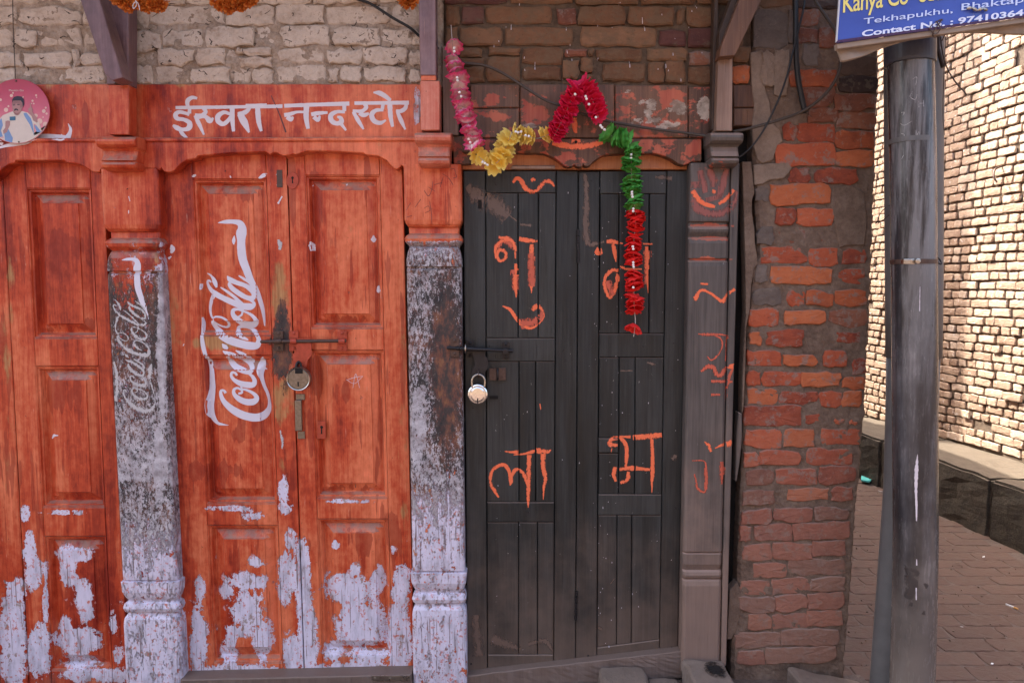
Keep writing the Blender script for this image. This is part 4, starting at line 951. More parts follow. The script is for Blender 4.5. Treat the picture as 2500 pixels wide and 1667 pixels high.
hp = [(1154, 846), (1185, 847), (1185, 868), (1190, 875), (1193, 888), (1190, 901), (1184, 909), (1184, 916), (1152, 916), (1152, 902), (1160, 890), (1158, 880), (1154, 868)]
slab("hasp", hp, -.014, -.0105, 'irondark', bl, bev=.0006)
mb = MB(); q = spline([tuple(P(x, y, yy)) for x, y, yy in ((1167, 903, .01), (1167, 902, -.016), (1168, 912, -.028), (1168, 919, -.020), (1168, 921, .0))], n=6); mb.tube(q, .003, 8); mb.link("staple", 'iron', bl, surf=False)
for x in (1203, 1226):
    mb = MB(); plate(mb, x - 9, x + 9, 898 + (x < 1210), 928, .0115, .004, .001)
    for y in (903, 922): cyl(mb, x, y, .009, .003, .003, 10)
    mb.link("hasp_plate", 'iron', bl, surf=False)
mb = MB(); q = spline([tuple(P(1215, y, yy)) for y, yy in ((902, .012), (904, .002), (914, -.002), (924, .002), (927, .012))], n=5); mb.tube(q, .003, 8); mb.link("staple", 'irondark', bl, surf=False)
for x0_, x1_, y0_, y1_ in ((1195, 1216, 966, 974), (1167, 1176, 488, 510)):
    mb = MB(); plate(mb, x0_, x1_, y0_, y1_, .0172, .0006, 0); mb.link("lock_slot", 'void', bl, surf=False)
pk = thing("padlock", "shiny round chrome padlock hanging from the black door", "padlock", tuple(P(1166, 963, -.03)), "padlocks on the doors")
c = P(1166, 963, -.036)
mb = MB(); mb.lathe(c, (0, 1, 0), [(0, .001), (.0002, .010), (.0015, .022), (.0035, .0265), (.0038, .028), (.0062, .0295), (.0063, .031), (.0085, .0345), (.012, .0352), (.018, .034), (.020, .001)], 40)
mb.link("lock_body", 'chrome', pk, surf=False, smooth=False)
mb = MB(); plate(mb, 1165, 1167.4, 972, 984, -.0365, .001, 0); mb.lathe(P(1166.2, 975, -.0368), (0, 1, 0), [(0, .0028), (.001, .0028)], 10); mb.link("keyhole", 'void', pk, surf=False)
mb = MB(); q = spline([tuple(P(x, y, -.027)) for x, y in ((1153, 945), (1152, 930), (1157, 919), (1168, 914), (1179, 919), (1184, 930), (1183, 945))], n=6); mb.tube(q, .0038, 10); mb.link("shackle", 'steel', pk, surf=False, smooth=True)

# nails
def nail(x, y, yf, dx=.004, dz=-.006, mat='iron', r=.0012):
    p = P(x, y, yf); mb = MB(); mb.tube([p, p + Vector((dx, -.018, dz))], [r, r * 1.1], 6); return mb, p
for x, y, lab in ((313, 460, "green headed nail standing in the left post"), (551, 417, "bent nail at the top of the red door"), (852, 712, "small nail in the upper right red panel"), (868, 1182, "bent nail low in the middle right red panel")):
    mb, p = nail(x, y, .024 if x != 313 else -.034); tag(mb.link("nail", 'iron', surf=False), lab, "nail", "nails in the woodwork")

BV = bvh_now()
# ================================================================== hand painted lettering
C1 = Zf(0, 0); C2 = Zf(600, 0)
tx = [[(1575, 968, 30), (1800, 966, 32), (2100, 962, 30), (2400, 958, 32), (2535, 955, 34)],
 [(1770, 885, 22), (1725, 878, 34), (1685, 905, 40), (1683, 945, 34), (1700, 980, 30), (1698, 1020, 36)],
 [(1700, 1030, 30), (1655, 1015, 30), (1605, 1008, 34), (1575, 1030, 42), (1590, 1065, 38), (1650, 1075, 34), (1700, 1105, 44), (1695, 1150, 48), (1640, 1165, 34), (1590, 1150, 44), (1553, 1125, 20)],
 [(1605, 1160, 20), (1640, 1205, 34), (1685, 1245, 14)],
 [(1822, 975, 26), (1848, 1005, 36), (1810, 1040, 38), (1750, 1035, 30)], [(1748, 1040, 22), (1785, 1110, 38), (1832, 1212, 16)], [(1775, 1060, 26), (1840, 1048, 34), (1885, 1085, 50), (1915, 1060, 14)],
 [(2065, 1025, 26), (2010, 1010, 34), (1960, 1040, 46), (1955, 1085, 46), (2000, 1115, 40), (2045, 1085, 38), (2070, 1045, 26)], [(2083, 965, 46), (2086, 1080, 40), (2096, 1182, 26)],
 [(2245, 965, 24), (2215, 1000, 40), (2170, 1020, 40), (2132, 1020, 22)], [(2140, 1030, 26), (2180, 1100, 42), (2235, 1192, 16)],
 [(2312, 965, 46), (2320, 1090, 40), (2345, 1180, 24)]]
strokes("painted_lettering", tx, C1, 'sign_white', lin, BV, y0=-.014, jag=.12)
tx2 = [[(345, 952, 34), (600, 942, 34), (930, 932, 38)], [(345, 1035, 36), (400, 1025, 34), (460, 1008, 24), (530, 1008, 22)], [(370, 1050, 40), (405, 1072, 44), (425, 1050, 16)], [(545, 955, 50), (543, 1060, 46), (560, 1158, 30)],
 [(588, 1030, 34), (650, 1018, 36), (735, 1012, 22)], [(610, 1050, 40), (648, 1078, 38), (665, 1040, 18)], [(885, 945, 36), (885, 1000, 34)], [(890, 1008, 24), (820, 1005, 32), (765, 1035, 44), (770, 1085, 46), (815, 1110, 40), (858, 1095, 44), (850, 1060, 36), (820, 1050, 14)], [(850, 1105, 34), (900, 1172, 18)],
 [(975, 928, 32), (1200, 926, 32), (1465, 924, 36)], [(1062, 935, 30), (1082, 962, 36), (1040, 1000, 34), (960, 995, 24)], [(965, 1005, 30), (1010, 1085, 38), (1058, 1162, 16)], [(1015, 1020, 26), (1060, 1035, 40), (1105, 1020, 20)],
 [(1232, 935, 34), (1225, 985, 30)], [(1235, 990, 24), (1170, 992, 34), (1130, 1030, 44), (1150, 1085, 44), (1205, 1105, 36), (1258, 1080, 16)], [(1292, 935, 46), (1300, 1050, 40), (1318, 1140, 26)], [(1300, 905, 30), (1255, 868, 40), (1200, 838, 42), (1145, 832, 14)],
 [(1443, 932, 30), (1430, 975, 36), (1390, 1000, 36), (1348, 995, 22)], [(1360, 1005, 26), (1390, 1075, 40), (1432, 1165, 16)], [(0, 950, 30), (110, 950, 34), (190, 948, 36)], [(105, 955, 46), (115, 1070, 42), (140, 1180, 22)], [(-40, 1020, 30), (0, 1100, 40), (30, 1190, 16)]]
strokes("painted_lettering", tx2, C2, 'sign_white', lin, BV, y0=-.014, jag=.12)
strokes("painted_flourish", [[(-300, 1560, 30), (0, 1520, 40), (200, 1470, 60), (400, 1430, 90), (600, 1385, 110), (800, 1295, 130), (1000, 1285, 135), (1200, 1300, 135), (1330, 1310, 140), (1395, 1230, 90), (1422, 1120, 60), (1372, 1008, 12)], [(60, 1440, 60), (95, 1410, 100), (130, 1400, 40)], [(1240, 1255, 50), (1245, 1220, 12)]], Zf(0, 180, 8.25), 'sign_white', lin, BV, y0=-.014, jag=.06)
strokes("scratch_marks", [[(228, 860, 8), (300, 1020, 12), (360, 1190, 16)]], C2, 'pencil', lin, BV, y0=-.014)
# script logo
def fl(pts): return pts
A5 = Zf(480, 530, 5.805)
B_ = lambda L: [(x, y + 1510, w) for x, y, w in L]
LOGO = [[(298, 82, 8), (400, 68, 52), (520, 66, 62), (610, 90, 90), (640, 160, 122), (630, 230, 150), (628, 330, 116), (630, 450, 120), (650, 600, 118), (705, 750, 108), (755, 880, 98), (820, 1000, 74), (870, 1130, 60), (915, 1300, 48), (937, 1450, 30), (945, 1570, 12)],
 [(532, 262, 8), (522, 330, 50), (522, 388, 16)], [(55, 945, 30), (52, 990, 34), (48, 1030, 26)],
 [(125, 795, 14), (180, 822, 28), (225, 868, 48), (258, 930, 64), (280, 998, 26)],
 [(195, 925, 20), (160, 900, 32), (128, 912, 40), (140, 965, 48), (190, 1030, 64), (285, 1100, 78), (400, 1160, 78), (540, 1222, 88), (650, 1262, 92), (760, 1268, 96), (812, 1240, 50), (795, 1200, 40), (730, 1168, 24)],
 [(335, 995, 16), (420, 1050, 36), (520, 1122, 42), (600, 1195, 48), (660, 1240, 40)],
 [(430, 835, 12), (470, 885, 70), (560, 928, 66), (680, 968, 62), (760, 1020, 74), (805, 1090, 60), (790, 1150, 70), (700, 1138, 66), (600, 1082, 72), (505, 1012, 68), (462, 950, 52), (478, 915, 20)],
 [(592, 830, 18), (660, 872, 36), (740, 928, 34), (800, 1000, 40)],
 [(232, 1110, 66), (195, 1190, 62), (172, 1290, 50), (184, 1380, 38), (215, 1428, 30), (270, 1412, 26), (350, 1422, 30), (425, 1470, 34), (442, 1530, 38), (400, 1562, 30), (320, 1542, 28), (250, 1492, 24), (222, 1445, 20)],
 [(205, 1470, 46), (240, 1545, 66), (290, 1612, 78), (370, 1690, 96), (480, 1745, 112), (620, 1790, 112), (755, 1820, 112), (860, 1815, 96), (888, 1740, 66), (855, 1668, 52), (780, 1602, 44), (680, 1562, 36), (595, 1556, 46), (562, 1595, 52), (592, 1650, 66), (660, 1702, 54), (740, 1738, 16)],
 [(655, 1330, 36), (585, 1308, 34), (518, 1318, 52), (512, 1380, 62), (565, 1445, 82), (665, 1512, 92), (780, 1528, 92), (838, 1475, 66), (790, 1402, 46), (705, 1350, 32), (652, 1340, 26), (635, 1385, 30), (588, 1415, 24)], [(650, 1265, 20), (655, 1335, 34)],
 B_([(75, -90, 18), (85, 0, 32), (82, 150, 42), (98, 300, 62), (130, 430, 56), (160, 520, 62), (188, 640, 78), (197, 780, 92), (202, 900, 104), (187, 1050, 108), (168, 1150, 118), (180, 1260, 106), (222, 1350, 86), (290, 1408, 50), (380, 1430, 24), (450, 1438, 4)]),
 B_([(370, 282, 10), (405, 322, 66), (450, 352, 30)]), B_([(378, 385, 14), (425, 412, 52), (520, 440, 62), (640, 500, 66), (735, 560, 68), (778, 640, 64), (740, 690, 60), (640, 658, 82), (535, 608, 78), (458, 532, 68), (436, 465, 46)]), B_([(560, 378, 12), (620, 410, 46), (700, 450, 50), (768, 505, 52), (780, 560, 30)]),
 B_([(568, 735, 30), (545, 700, 34), (498, 692, 36), (488, 742, 40), (532, 800, 54), (622, 848, 78), (720, 868, 88), (800, 862, 78), (818, 805, 62), (782, 742, 46), (728, 702, 26)]),
 B_([(640, 942, 32), (575, 912, 32), (525, 938, 42), (530, 1000, 54), (602, 1068, 78), (700, 1108, 88), (800, 1106, 90), (850, 1056, 70), (805, 990, 48), (705, 940, 34), (640, 932, 30), (640, 975, 34), (588, 992, 30)]), B_([(625, 880, 24), (642, 942, 30)]),
 B_([(408, 985, 42), (388, 952, 34), (345, 948, 36), (342, 1010, 52), (382, 1100, 68), (470, 1190, 92), (580, 1262, 108), (700, 1310, 112), (830, 1330, 112), (935, 1305, 108), (1002, 1215, 66), (1006, 1110, 34), (986, 1000, 38), (945, 890, 40), (912, 770, 52), (895, 690, 92), (905, 600, 112), (918, 530, 80), (938, 468, 12)]), B_([(930, 620, 40), (975, 652, 12)])]
strokes("painted_logo", LOGO, A5, 'logo_white', lf, BV, y0=.025, off=.0006, jag=.03)
def post_conv(a, b):
    cx = 430 + (a - 430) * .78; cy = 170 + (b - 80) * .908
    return 250 + cx / 6.82, 610 + cy / 6.82
carvA = [o for o in bpy.data.objects if o.name == "carved_post"][0]
strokes("painted_logo", LOGO[:1], post_conv, 'logo_white', carvA, BV, y0=-.03, off=.0008, fade=lambda x, y: max(0, (y - 715) / 60.))
strokes("worn_logo", LOGO[3:12] + LOGO[13:], post_conv, 'logo_faint', carvA, BV, y0=-.03, off=.0008)
strokes("worn_logo", [B_([(130, 430, 60), (160, 520, 70), (188, 640, 90), (197, 780, 100), (202, 900, 110), (187, 1050, 120), (168, 1150, 130)])], post_conv, 'logo_faint', carvA, BV, y0=-.03, off=.0008)
# chips and dabs of pale paint on the doors
CH = [[(757, 590, 4), (760, 600, 13), (762, 612, 9)], [(910, 574, 3), (910, 583, 12), (911, 591, 5)], [(923, 697, 4), (922, 707, 11), (926, 713, 8)], [(633, 437, 4), (643, 430, 10), (653, 424, 4)], [(760, 451, 5), (761, 452, 5)], [(470, 432, 4), (475, 430, 8), (480, 428, 4)], [(563, 430, 3), (565, 435, 4)],
 [(843, 449, 6), (846, 450, 6)], [(122, 1072, 3), (128, 1064, 7), (141, 1063, 2)], [(420, 598, 4), (423, 610, 12), (419, 618, 6)], [(690, 480, 3), (680, 498, 4)], [(449, 841, 6), (451, 842, 6)], [(316, 480, 2), (319, 492, 2)], [(316, 514, 2), (316, 522, 2)], [(420, 626, 3), (413, 632, 5)]]
idc = lambda a, b: (a, b)
def split(L, test): return [s for s in L if test(s)], [s for s in L if not test(s)]
ch_r, ch_o = split(CH, lambda s: 700 < s[0][0] < 975); ch_0, ch_l = split(ch_o, lambda s: s[0][0] < 200)
ch_a, ch_l = split(ch_l, lambda s: s[0][0] < 398)
strokes("paint_chip", ch_r, idc, 'chip', rt, BV, y0=.025, jag=.5, step=1.5); strokes("paint_chip", ch_l, idc, 'chip', lf, BV, y0=.025, jag=.5, step=1.5)
strokes("paint_chip", ch_0, idc, 'chip', d0, BV, y0=.025, jag=.3, step=1.5); strokes("paint_chip", ch_a, idc, 'chip', carvA, BV, y0=-.03, jag=.3, step=1.5)
strokes("key_scratch", [[(675, 425, 11), (684, 432, 10), (684, 446, 11), (678, 455, 9)], [(680, 585, 8), (684, 597, 13), (683, 610, 8)], [(684, 1050, 6), (689, 1075, 9), (689, 1095, 5)]], idc, 'logo_faint', lf, BV, y0=.02)
C7 = Zf(600, 800)
strokes("scratched_star", [[(960, 540, 3), (985, 415, 4), (1020, 540, 3)], [(905, 470, 3), (980, 445, 4), (1050, 435, 3)], [(1050, 435, 3), (975, 500, 3), (900, 465, 3)]], C7, 'chip', rt, BV, y0=.025)
carvB = [o for o in bpy.data.objects if o.name.startswith("carved_post")][1]
CB = Zf(600, 400)
strokes("scrawled_writing", [[(1440, 415, 4), (1480, 350, 5)], [(1520, 390, 4), (1570, 320, 5)], [(1445, 480, 6), (1490, 465, 5)], [(1600, 240, 4), (1640, 290, 5), (1670, 230, 4), (1680, 160, 5)], [(1640, 210, 4), (1700, 250, 4)], [(1690, 190, 5), (1760, 170, 5)], [(1765, 90, 4), (1820, 130, 5), (1860, 190, 5)], [(1770, 120, 4), (1745, 210, 4)], [(1830, 50, 4), (1870, 45, 5), (1880, 80, 4), (1890, 120, 6), (1860, 130, 4)], [(1650, 340, 4), (1665, 440, 5), (1670, 540, 4)], [(1600, 400, 4), (1640, 380, 4), (1650, 420, 4), (1610, 440, 4)]], CB, 'pencil', carvB, BV, y0=-.035)
# orange letters on the black door
C8 = Zf(1080, 400); C5 = Zf(1080, 800)
OL = [[(632, 170, 30), (665, 132, 40), (705, 150, 44), (740, 210, 54), (790, 248, 48), (850, 240, 38), (885, 195, 42), (925, 160, 46), (970, 165, 46), (1005, 205, 12)], [(795, 138, 20), (812, 145, 50), (835, 150, 24)],
 [(505, 660, 30), (580, 672, 46), (630, 700, 44), (652, 760, 34), (655, 850, 12)], [(575, 675, 50), (510, 710, 36), (475, 770, 30), (485, 850, 24)], [(490, 800, 34), (520, 770, 38), (565, 795, 40), (565, 845, 36), (520, 872, 32), (492, 835, 30), (495, 795, 28)],
 [(655, 895, 28), (668, 970, 50), (652, 1050, 50), (662, 1130, 40), (662, 1200, 8)], [(688, 672, 46), (770, 688, 46), (862, 695, 26)], [(805, 722, 42), (796, 850, 50), (802, 970, 44), (800, 1070, 42), (800, 1160, 10)],
 [(540, 1275, 14), (610, 1310, 34), (655, 1375, 38), (715, 1440, 42), (795, 1475, 26), (870, 1430, 14), (912, 1370, 10), (895, 1310, 22), (850, 1275, 50), (808, 1315, 44)]]
OR_ = [[(1375, 770, 60), (1405, 785, 90), (1435, 780, 50)], [(1475, 698, 40), (1530, 698, 48), (1620, 716, 14)], [(1530, 715, 30), (1545, 780, 44), (1560, 880, 14)], [(1582, 955, 40), (1515, 960, 44), (1465, 1020, 36), (1460, 1110, 38), (1500, 1195, 38), (1540, 1150, 40), (1568, 1060, 46), (1575, 985, 42)], [(1595, 918, 24), (1660, 945, 30), (1790, 945, 16)], [(1800, 718, 14), (1885, 720, 18)], [(1838, 742, 46), (1838, 900, 50), (1842, 1050, 30), (1848, 1160, 8)]]
OB = [[(560, 1108, 14), (620, 1115, 24), (682, 1115, 48)], [(640, 1140, 10), (740, 1130, 22), (830, 1105, 40)], [(840, 1100, 56), (940, 1112, 46), (975, 1095, 8)], [(505, 1522, 15), (462, 1450, 38), (430, 1380, 36), (445, 1290, 32), (500, 1240, 36), (558, 1232, 42), (598, 1285, 36), (616, 1365, 46), (608, 1415, 16)], [(620, 1330, 34), (655, 1275, 36), (700, 1280, 36), (740, 1335, 40), (758, 1410, 16)], [(780, 1140, 46), (776, 1250, 46), (772, 1400, 44), (770, 1530, 36), (770, 1610, 6)], [(905, 1130, 52), (905, 1250, 46), (925, 1350, 44), (912, 1420, 28), (905, 1540, 6)], [(875, 680, 8), (880, 710, 12), (882, 735, 6)]]
OC = [[(1580, 1052, 24), (1515, 1048, 50), (1498, 1018, 40), (1545, 990, 40), (1612, 1002, 42), (1650, 1062, 40), (1655, 1150, 36), (1645, 1245, 24)], [(1590, 975, 14), (1690, 980, 30)], [(1710, 985, 50), (1850, 975, 60), (1978, 962, 50)], [(1880, 1000, 40), (1886, 1150, 36), (1886, 1300, 44), (1882, 1400, 24), (1880, 1480, 6)], [(1552, 1250, 40), (1540, 1320, 42), (1558, 1380, 26)], [(1590, 1270, 34), (1700, 1260, 48), (1862, 1272, 28)], [(1672, 1290, 34), (1660, 1360, 46), (1598, 1392, 30)], [(1520, 1080, 14), (1512, 1130, 6)]]
ON = dict(y0=.02, off=.0006, jag=.25)
strokes("orange_letter", OL, C8, 'orange_chalk', L, BV, **ON); strokes("orange_letter", OR_, C8, 'orange_chalk', R, BV, **ON)
strokes("orange_letter", OB, C5, 'orange_chalk', L, BV, **ON); strokes("orange_letter", OC, C5, 'orange_chalk', R, BV, **ON)
strokes("orange_smudge", [[(470, 760, 60), (560, 690, 90), (650, 760, 60)], [(640, 950, 90), (660, 1130, 70)], [(800, 800, 80), (800, 1100, 80)], [(700, 1440, 110), (860, 1400, 90), (900, 1320, 60)], [(1840, 780, 90), (1840, 1080, 70)], [(1480, 1050, 90), (1530, 1180, 80)]], C8, 'orange_faint', L, BV, y0=.02, off=.0004)
strokes("brown_scuff", [[(1428, 425, 12), (1432, 480, 16), (1430, 540, 18), (1434, 590, 22), (1455, 596, 14), (1475, 590, 6)], [(1545, 488, 10), (1560, 490, 14)], [(1600, 432, 10), (1640, 436, 16)], [(1455, 1530, 14), (1470, 1536, 10)], [(1490, 1425, 4), (1500, 1412, 6)], [(1510, 905, 6), (1545, 905, 4)], [(1580, 885, 8), (1600, 890, 8)], [(1640, 1120, 22), (1652, 1112, 10)]], idc, 'scuff', R, BV, y0=.02, off=.0003, jag=.4)
strokes("brown_scuff", [[(1140, 455, 26), (1165, 480, 44), (1205, 500, 60), (1240, 530, 40)], [(1230, 515, 5), (1262, 540, 7)], [(1270, 548, 8), (1297, 551, 8)], [(1200, 1560, 30), (1270, 1585, 20)], [(1160, 1500, 22), (1170, 1600, 30)], [(1290, 1572, 12), (1330, 1565, 16), (1352, 1590, 12)]], idc, 'scuff', L, BV, y0=.02, off=.0003, jag=.4)
for par_, L_ in ((L, ((1160, 640), (1210, 450), (1366, 862), (1380, 880), (1195, 845), (1290, 1250), (1150, 1620), (1382, 1622), (1376, 855), (1155, 995))), (R, ((1445, 440), (1447, 845), (1644, 838), (1643, 904), (1442, 838), (1650, 1240), (1436, 1600), (1640, 1580), (1570, 845)))):
    for x, y in L_:
        mb = MB(); mb.lathe(P(x, y, .0165), (0, 1, 0), [(0, .001), (.0004, .0035), (.002, .0038)], 10); mb.link("nail_head", 'irondark', par_, surf=False)
# marks on the right post
CP1 = Zf(1600, 400); CP2 = Zf(1600, 800)
strokes("orange_mark", [[(335, 240, 50), (375, 305, 54), (440, 360, 46), (535, 385, 36)], [(568, 362, 30), (635, 315, 42), (705, 235, 38)], [(512, 232, 26), (525, 250, 46), (530, 268, 20)]], CP1, 'orange_chalk', pc, BV, y0=-.035, off=.0012, jag=.2)
strokes("pink_smear", [[(325, 300, 90), (370, 390, 90), (450, 440, 70), (550, 450, 70), (640, 420, 70), (710, 340, 80), (745, 250, 60)], [(400, 60, 60), (430, 180, 70), (450, 260, 60)], [(480, 50, 70), (520, 150, 80), (520, 210, 60)], [(640, 50, 60), (600, 200, 70), (560, 300, 70)], [(360, 160, 80), (360, 220, 90)], [(520, 290, 160), (530, 330, 150)]], CP1, 'pink_faint', pc, BV, y0=-.035, off=.0005)
strokes("orange_mark", [[(345, 1190, 10), (362, 1215, 46), (385, 1155, 32), (430, 1133, 30), (500, 1165, 28), (560, 1210, 30), (605, 1232, 46), (645, 1175, 34), (712, 1122, 34)], [(405, 1075, 22), (472, 1080, 22)]], CP1, 'orange_chalk', pc, BV, y0=-.035, off=.0012, jag=.2)
strokes("orange_mark", [[(630, 360, 16), (660, 350, 40), (722, 345, 56), (728, 352, 30)], [(1090, 0, 2), (1090, 1, 2)][:0] or [(440, 1020, 10), (475, 1050, 36), (500, 1110, 26)], [(535, 1080, 12), (600, 1050, 30), (660, 1038, 60), (675, 1005, 10)]], CP2, 'orange_chalk', pc, BV, y0=-.035, off=.0012, jag=.2)
strokes("faint_mark", [[(385, 55, 14), (450, 62, 30), (560, 60, 22), (655, 70, 12)], [(520, 65, 12), (582, 95, 18), (600, 155, 18), (570, 232, 18), (505, 290, 18), (462, 255, 12)], [(500, 480, 30), (690, 482, 26)], [(410, 392, 26), (470, 348, 46), (520, 360, 46), (565, 428, 46), (640, 370, 50)], [(690, 370, 22), (650, 480, 30), (635, 640, 16)], [(330, 1190, 12), (440, 1198, 16), (452, 1300, 34), (455, 1400, 34), (440, 1472, 26), (390, 1450, 26), (358, 1400, 14)], [(600, 1200, 50), (600, 1300, 54), (595, 1400, 26)], [(350, 1310, 18), (380, 1440, 18)], [(500, 600, 26), (580, 600, 20)], [(645, 80, 30), (635, 300, 20)]], CP2, 'orange_faint', pc, BV, y0=-.035, off=.0012)
C3 = Zf(1080, 0)
strokes("orange_daub", [[(985, 1290, 30), (1060, 1300, 62), (1180, 1315, 66), (1320, 1308, 60), (1440, 1275, 46)], [(1160, 1262, 60), (1205, 1265, 70), (1240, 1262, 40)], [(1185, 1050, 56), (1188, 1110, 50), (1205, 1190, 20)]], C3, 'orange_chalk', cl, BV, y0=-.022, off=.001, jag=.15)
mb = MB(); mb.lathe(P(1406, 347, -.0245), (0, 1, 0), [(0, .0055), (.002, .0055)], 12); mb.link("knot_hole", 'void', cl, surf=False)
# white drips
random.seed(8); ck = []
for i in range(85):
    x = random.uniform(0, 1010); y = random.uniform(5, 200); q = [(x, y, .6)]
    for k in range(random.randint(2, 5)):
        x += random.uniform(-9, 9); y += random.uniform(-3, 8); q.append((x, y, random.uniform(1.0, 2.6)))
    ck.append(q)
strokes("plaster_cracks", ck, idc, 'crack', ww, BV, y0=0.0, off=.0006, one=True, jag=.6)['kind'] = 'stuff'
random.seed(5)
dr = []
for i in range(34):
    x = random.uniform(1200, 1740); y = random.uniform(8, 200); h = random.uniform(2, 20) * random.random(); dr.append([(x, y, 1.0), (x + random.uniform(-1, 1), y + h + 1.5, 1.8)])
strokes("paint_drips", dr, idc, 'chip', bw, BV, y0=0.0, off=.0008, one=True)['kind'] = 'stuff'
dr = []
for i in range(90):
    x = random.choice([random.uniform(1190, 1670), random.gauss(1478, 18)]); y = random.uniform(430, 1600); dr.append([(x, y, .8), (x, y + random.uniform(.8, 5) * random.random() + .6, 1.4)])
strokes("paint_drips", dr, idc, 'chip', R, BV, y0=.02, off=.0006, one=True)['kind'] = 'stuff'
# ================================================================== round poster on the lintel
dsc = thing("round_poster", "round pink advertising poster of a moustached man, cut by the left edge", "poster", tuple(P(42, 272, -.03)))
yd = -.042
def disc_pts(r, cx=42, cy=272, n=64): return [(cx + r * math.cos(2 * math.pi * k / n), cy + r * math.sin(2 * math.pi * k / n)) for k in range(n)]
slab("disc", disc_pts(79), yd, yd + .004, 'disc', dsc, bev=.0006)
def flat(name, polys, lvl, mat):
    for i, q in enumerate(polys):
        mb = MB(); vs = []
        for x, y in q:
            X, Y = x / 8.25, 180 + y / 8.25; dx, dy = X - 42, Y - 272; r = math.hypot(dx, dy)
            if r > 78: X, Y = 42 + dx * 78 / r, 272 + dy * 78 / r
            vs.append(P(X, Y, yd - .0003 - lvl * .0002 - i * .00001))
        mb.put(vs, [tuple(range(len(vs)))])
        mb.link(name[:-1] if name.endswith('bubbles') or name.endswith('folds') else name, mat, dsc, surf=False, fix=False)
circ = lambda x, y, r: [(x + r * math.cos(t), y + r * math.sin(t)) for t in np.linspace(0, 2 * math.pi, 18)[:-1]]
flat("printed_bubbles", [circ(*q) for q in ((230, 445, 32), (262, 393, 18), (10, 530, 28), (122, 733, 44), (170, 660, 20), (728, 440, 20), (738, 480, 12), (655, 550, 22), (680, 607, 16), (638, 605, 12), (922, 690, 20), (882, 758, 38), (938, 808, 22), (868, 880, 14), (912, 1020, 48), (465, 475, 16), (720, 850, 40), (800, 960, 55), (-60, 300, 40))], 1, 'pr_bubble')
flat("printed_ground", [[(-420, 1180), (0, 1290), (75, 1300), (700, 1180), (860, 1190), (900, 1100), (960, 1060), (830, 1230), (700, 1330), (540, 1400), (360, 1415), (200, 1400), (0, 1340), (-300, 1200)]], 2, 'pr_white')
shirt = [(262, 760), (180, 790), (60, 840), (10, 890), (-40, 1010), (-60, 1200), (0, 1290), (75, 1270), (80, 1400), (360, 1412), (540, 1400), (700, 1330), (690, 1200), (680, 1010), (720, 1030), (840, 1190), (850, 1170), (800, 1030), (770, 960), (730, 930), (640, 860), (560, 790), (440, 755), (400, 800), (350, 840)]
flat("printed_shirt", [shirt], 3, 'pr_white')
flat("printed_shirt_folds", [[(470, 800), (530, 790), (620, 900), (655, 1000), (690, 1250), (600, 1030), (500, 870)], [(75, 1130), (160, 1100), (260, 1300), (240, 1400), (90, 1390)], [(-50, 1000), (30, 900), (60, 1040), (20, 1150), (60, 1270), (-10, 1280)], [(690, 1040), (735, 1050), (850, 1190), (740, 1180)]], 4, 'pr_blue')
flat("printed_skin", [[(245, 560), (262, 500), (330, 470), (420, 480), (465, 540), (478, 640), (440, 700), (430, 760), (385, 830), (345, 845), (300, 830), (268, 780), (250, 700), (240, 620)], [(600, 800), (560, 740), (575, 700), (600, 690), (603, 600), (620, 590), (630, 680), (655, 700), (655, 780), (735, 880), (760, 975), (740, 990), (670, 950), (640, 870)], [(110, 960), (160, 945), (205, 960), (200, 1040), (165, 1110), (140, 1180), (70, 1220), (60, 1150), (105, 1090)]], 5, 'pr_skin2')
flat("printed_shade", [[(245, 600), (262, 560), (330, 548), (430, 560), (455, 640), (420, 700), (400, 640), (330, 600), (260, 640)], [(262, 760), (330, 800), (400, 780), (350, 842), (300, 828)]], 6, 'pr_skin')
flat("printed_hair", [[(245, 590), (245, 520), (285, 470), (350, 452), (430, 465), (480, 520), (485, 620), (460, 680), (450, 590), (420, 548), (330, 545), (265, 550)], [(280, 740), (300, 705), (345, 708), (372, 740), (360, 750), (325, 730), (290, 756)], [(255, 632), (305, 625), (305, 640), (258, 645)], [(345, 622), (395, 625), (393, 640), (345, 636)]], 7, 'pr_hair')
flat("printed_card", [[(192, 870), (310, 862), (312, 942), (196, 948)]], 8, 'pr_card')

# ---- lettering made from type
def text_mesh(name, txt, ox, oy, ex, ey, height, width, mat, parent, bold=0.0, space=1.0):
    cu = bpy.data.curves.new(name, 'FONT'); cu.body = txt; cu.offset = bold; cu.resolution_u = 4; cu.space_character = space
    o = bpy.data.objects.new("tmp", cu); COL.objects.link(o); bpy.context.view_layer.update()
    me = bpy.data.meshes.new_from_object(o.evaluated_get(bpy.context.evaluated_depsgraph_get()))
    V = np.array([v.co[:] for v in me.vertices]); Fs = [tuple(p.vertices) for p in me.polygons]
    bpy.data.objects.remove(o); bpy.data.meshes.remove(me)
    x0, x1 = V[:, 0].min(), V[:, 0].max()
    sx = width / (x1 - x0); sy = height / .73
    W3 = [Vector(ox) + Vector(ex) * ((v[0] - x0) * sx) + Vector(ey) * (v[1] * sy) for v in V]
    return link(name, W3, Fs, mat, parent, surf=False, fix=False)
text_mesh("printed_word", "Menkin Go", P(22, 223.5, yd - .0012), None, (1, 0, 0), (0, 0, 1), .0068, .050, 'pr_white', dsc)
mb = MB()
for x, y in ((38.5, 198), (45.5, 347)): mb.lathe(P(x, y, yd - .002), (0, 1, 0), [(0, .0018), (.001, .0032), (.002, .0032)], 10)
mb.link("screw", 'iron', dsc, surf=False)

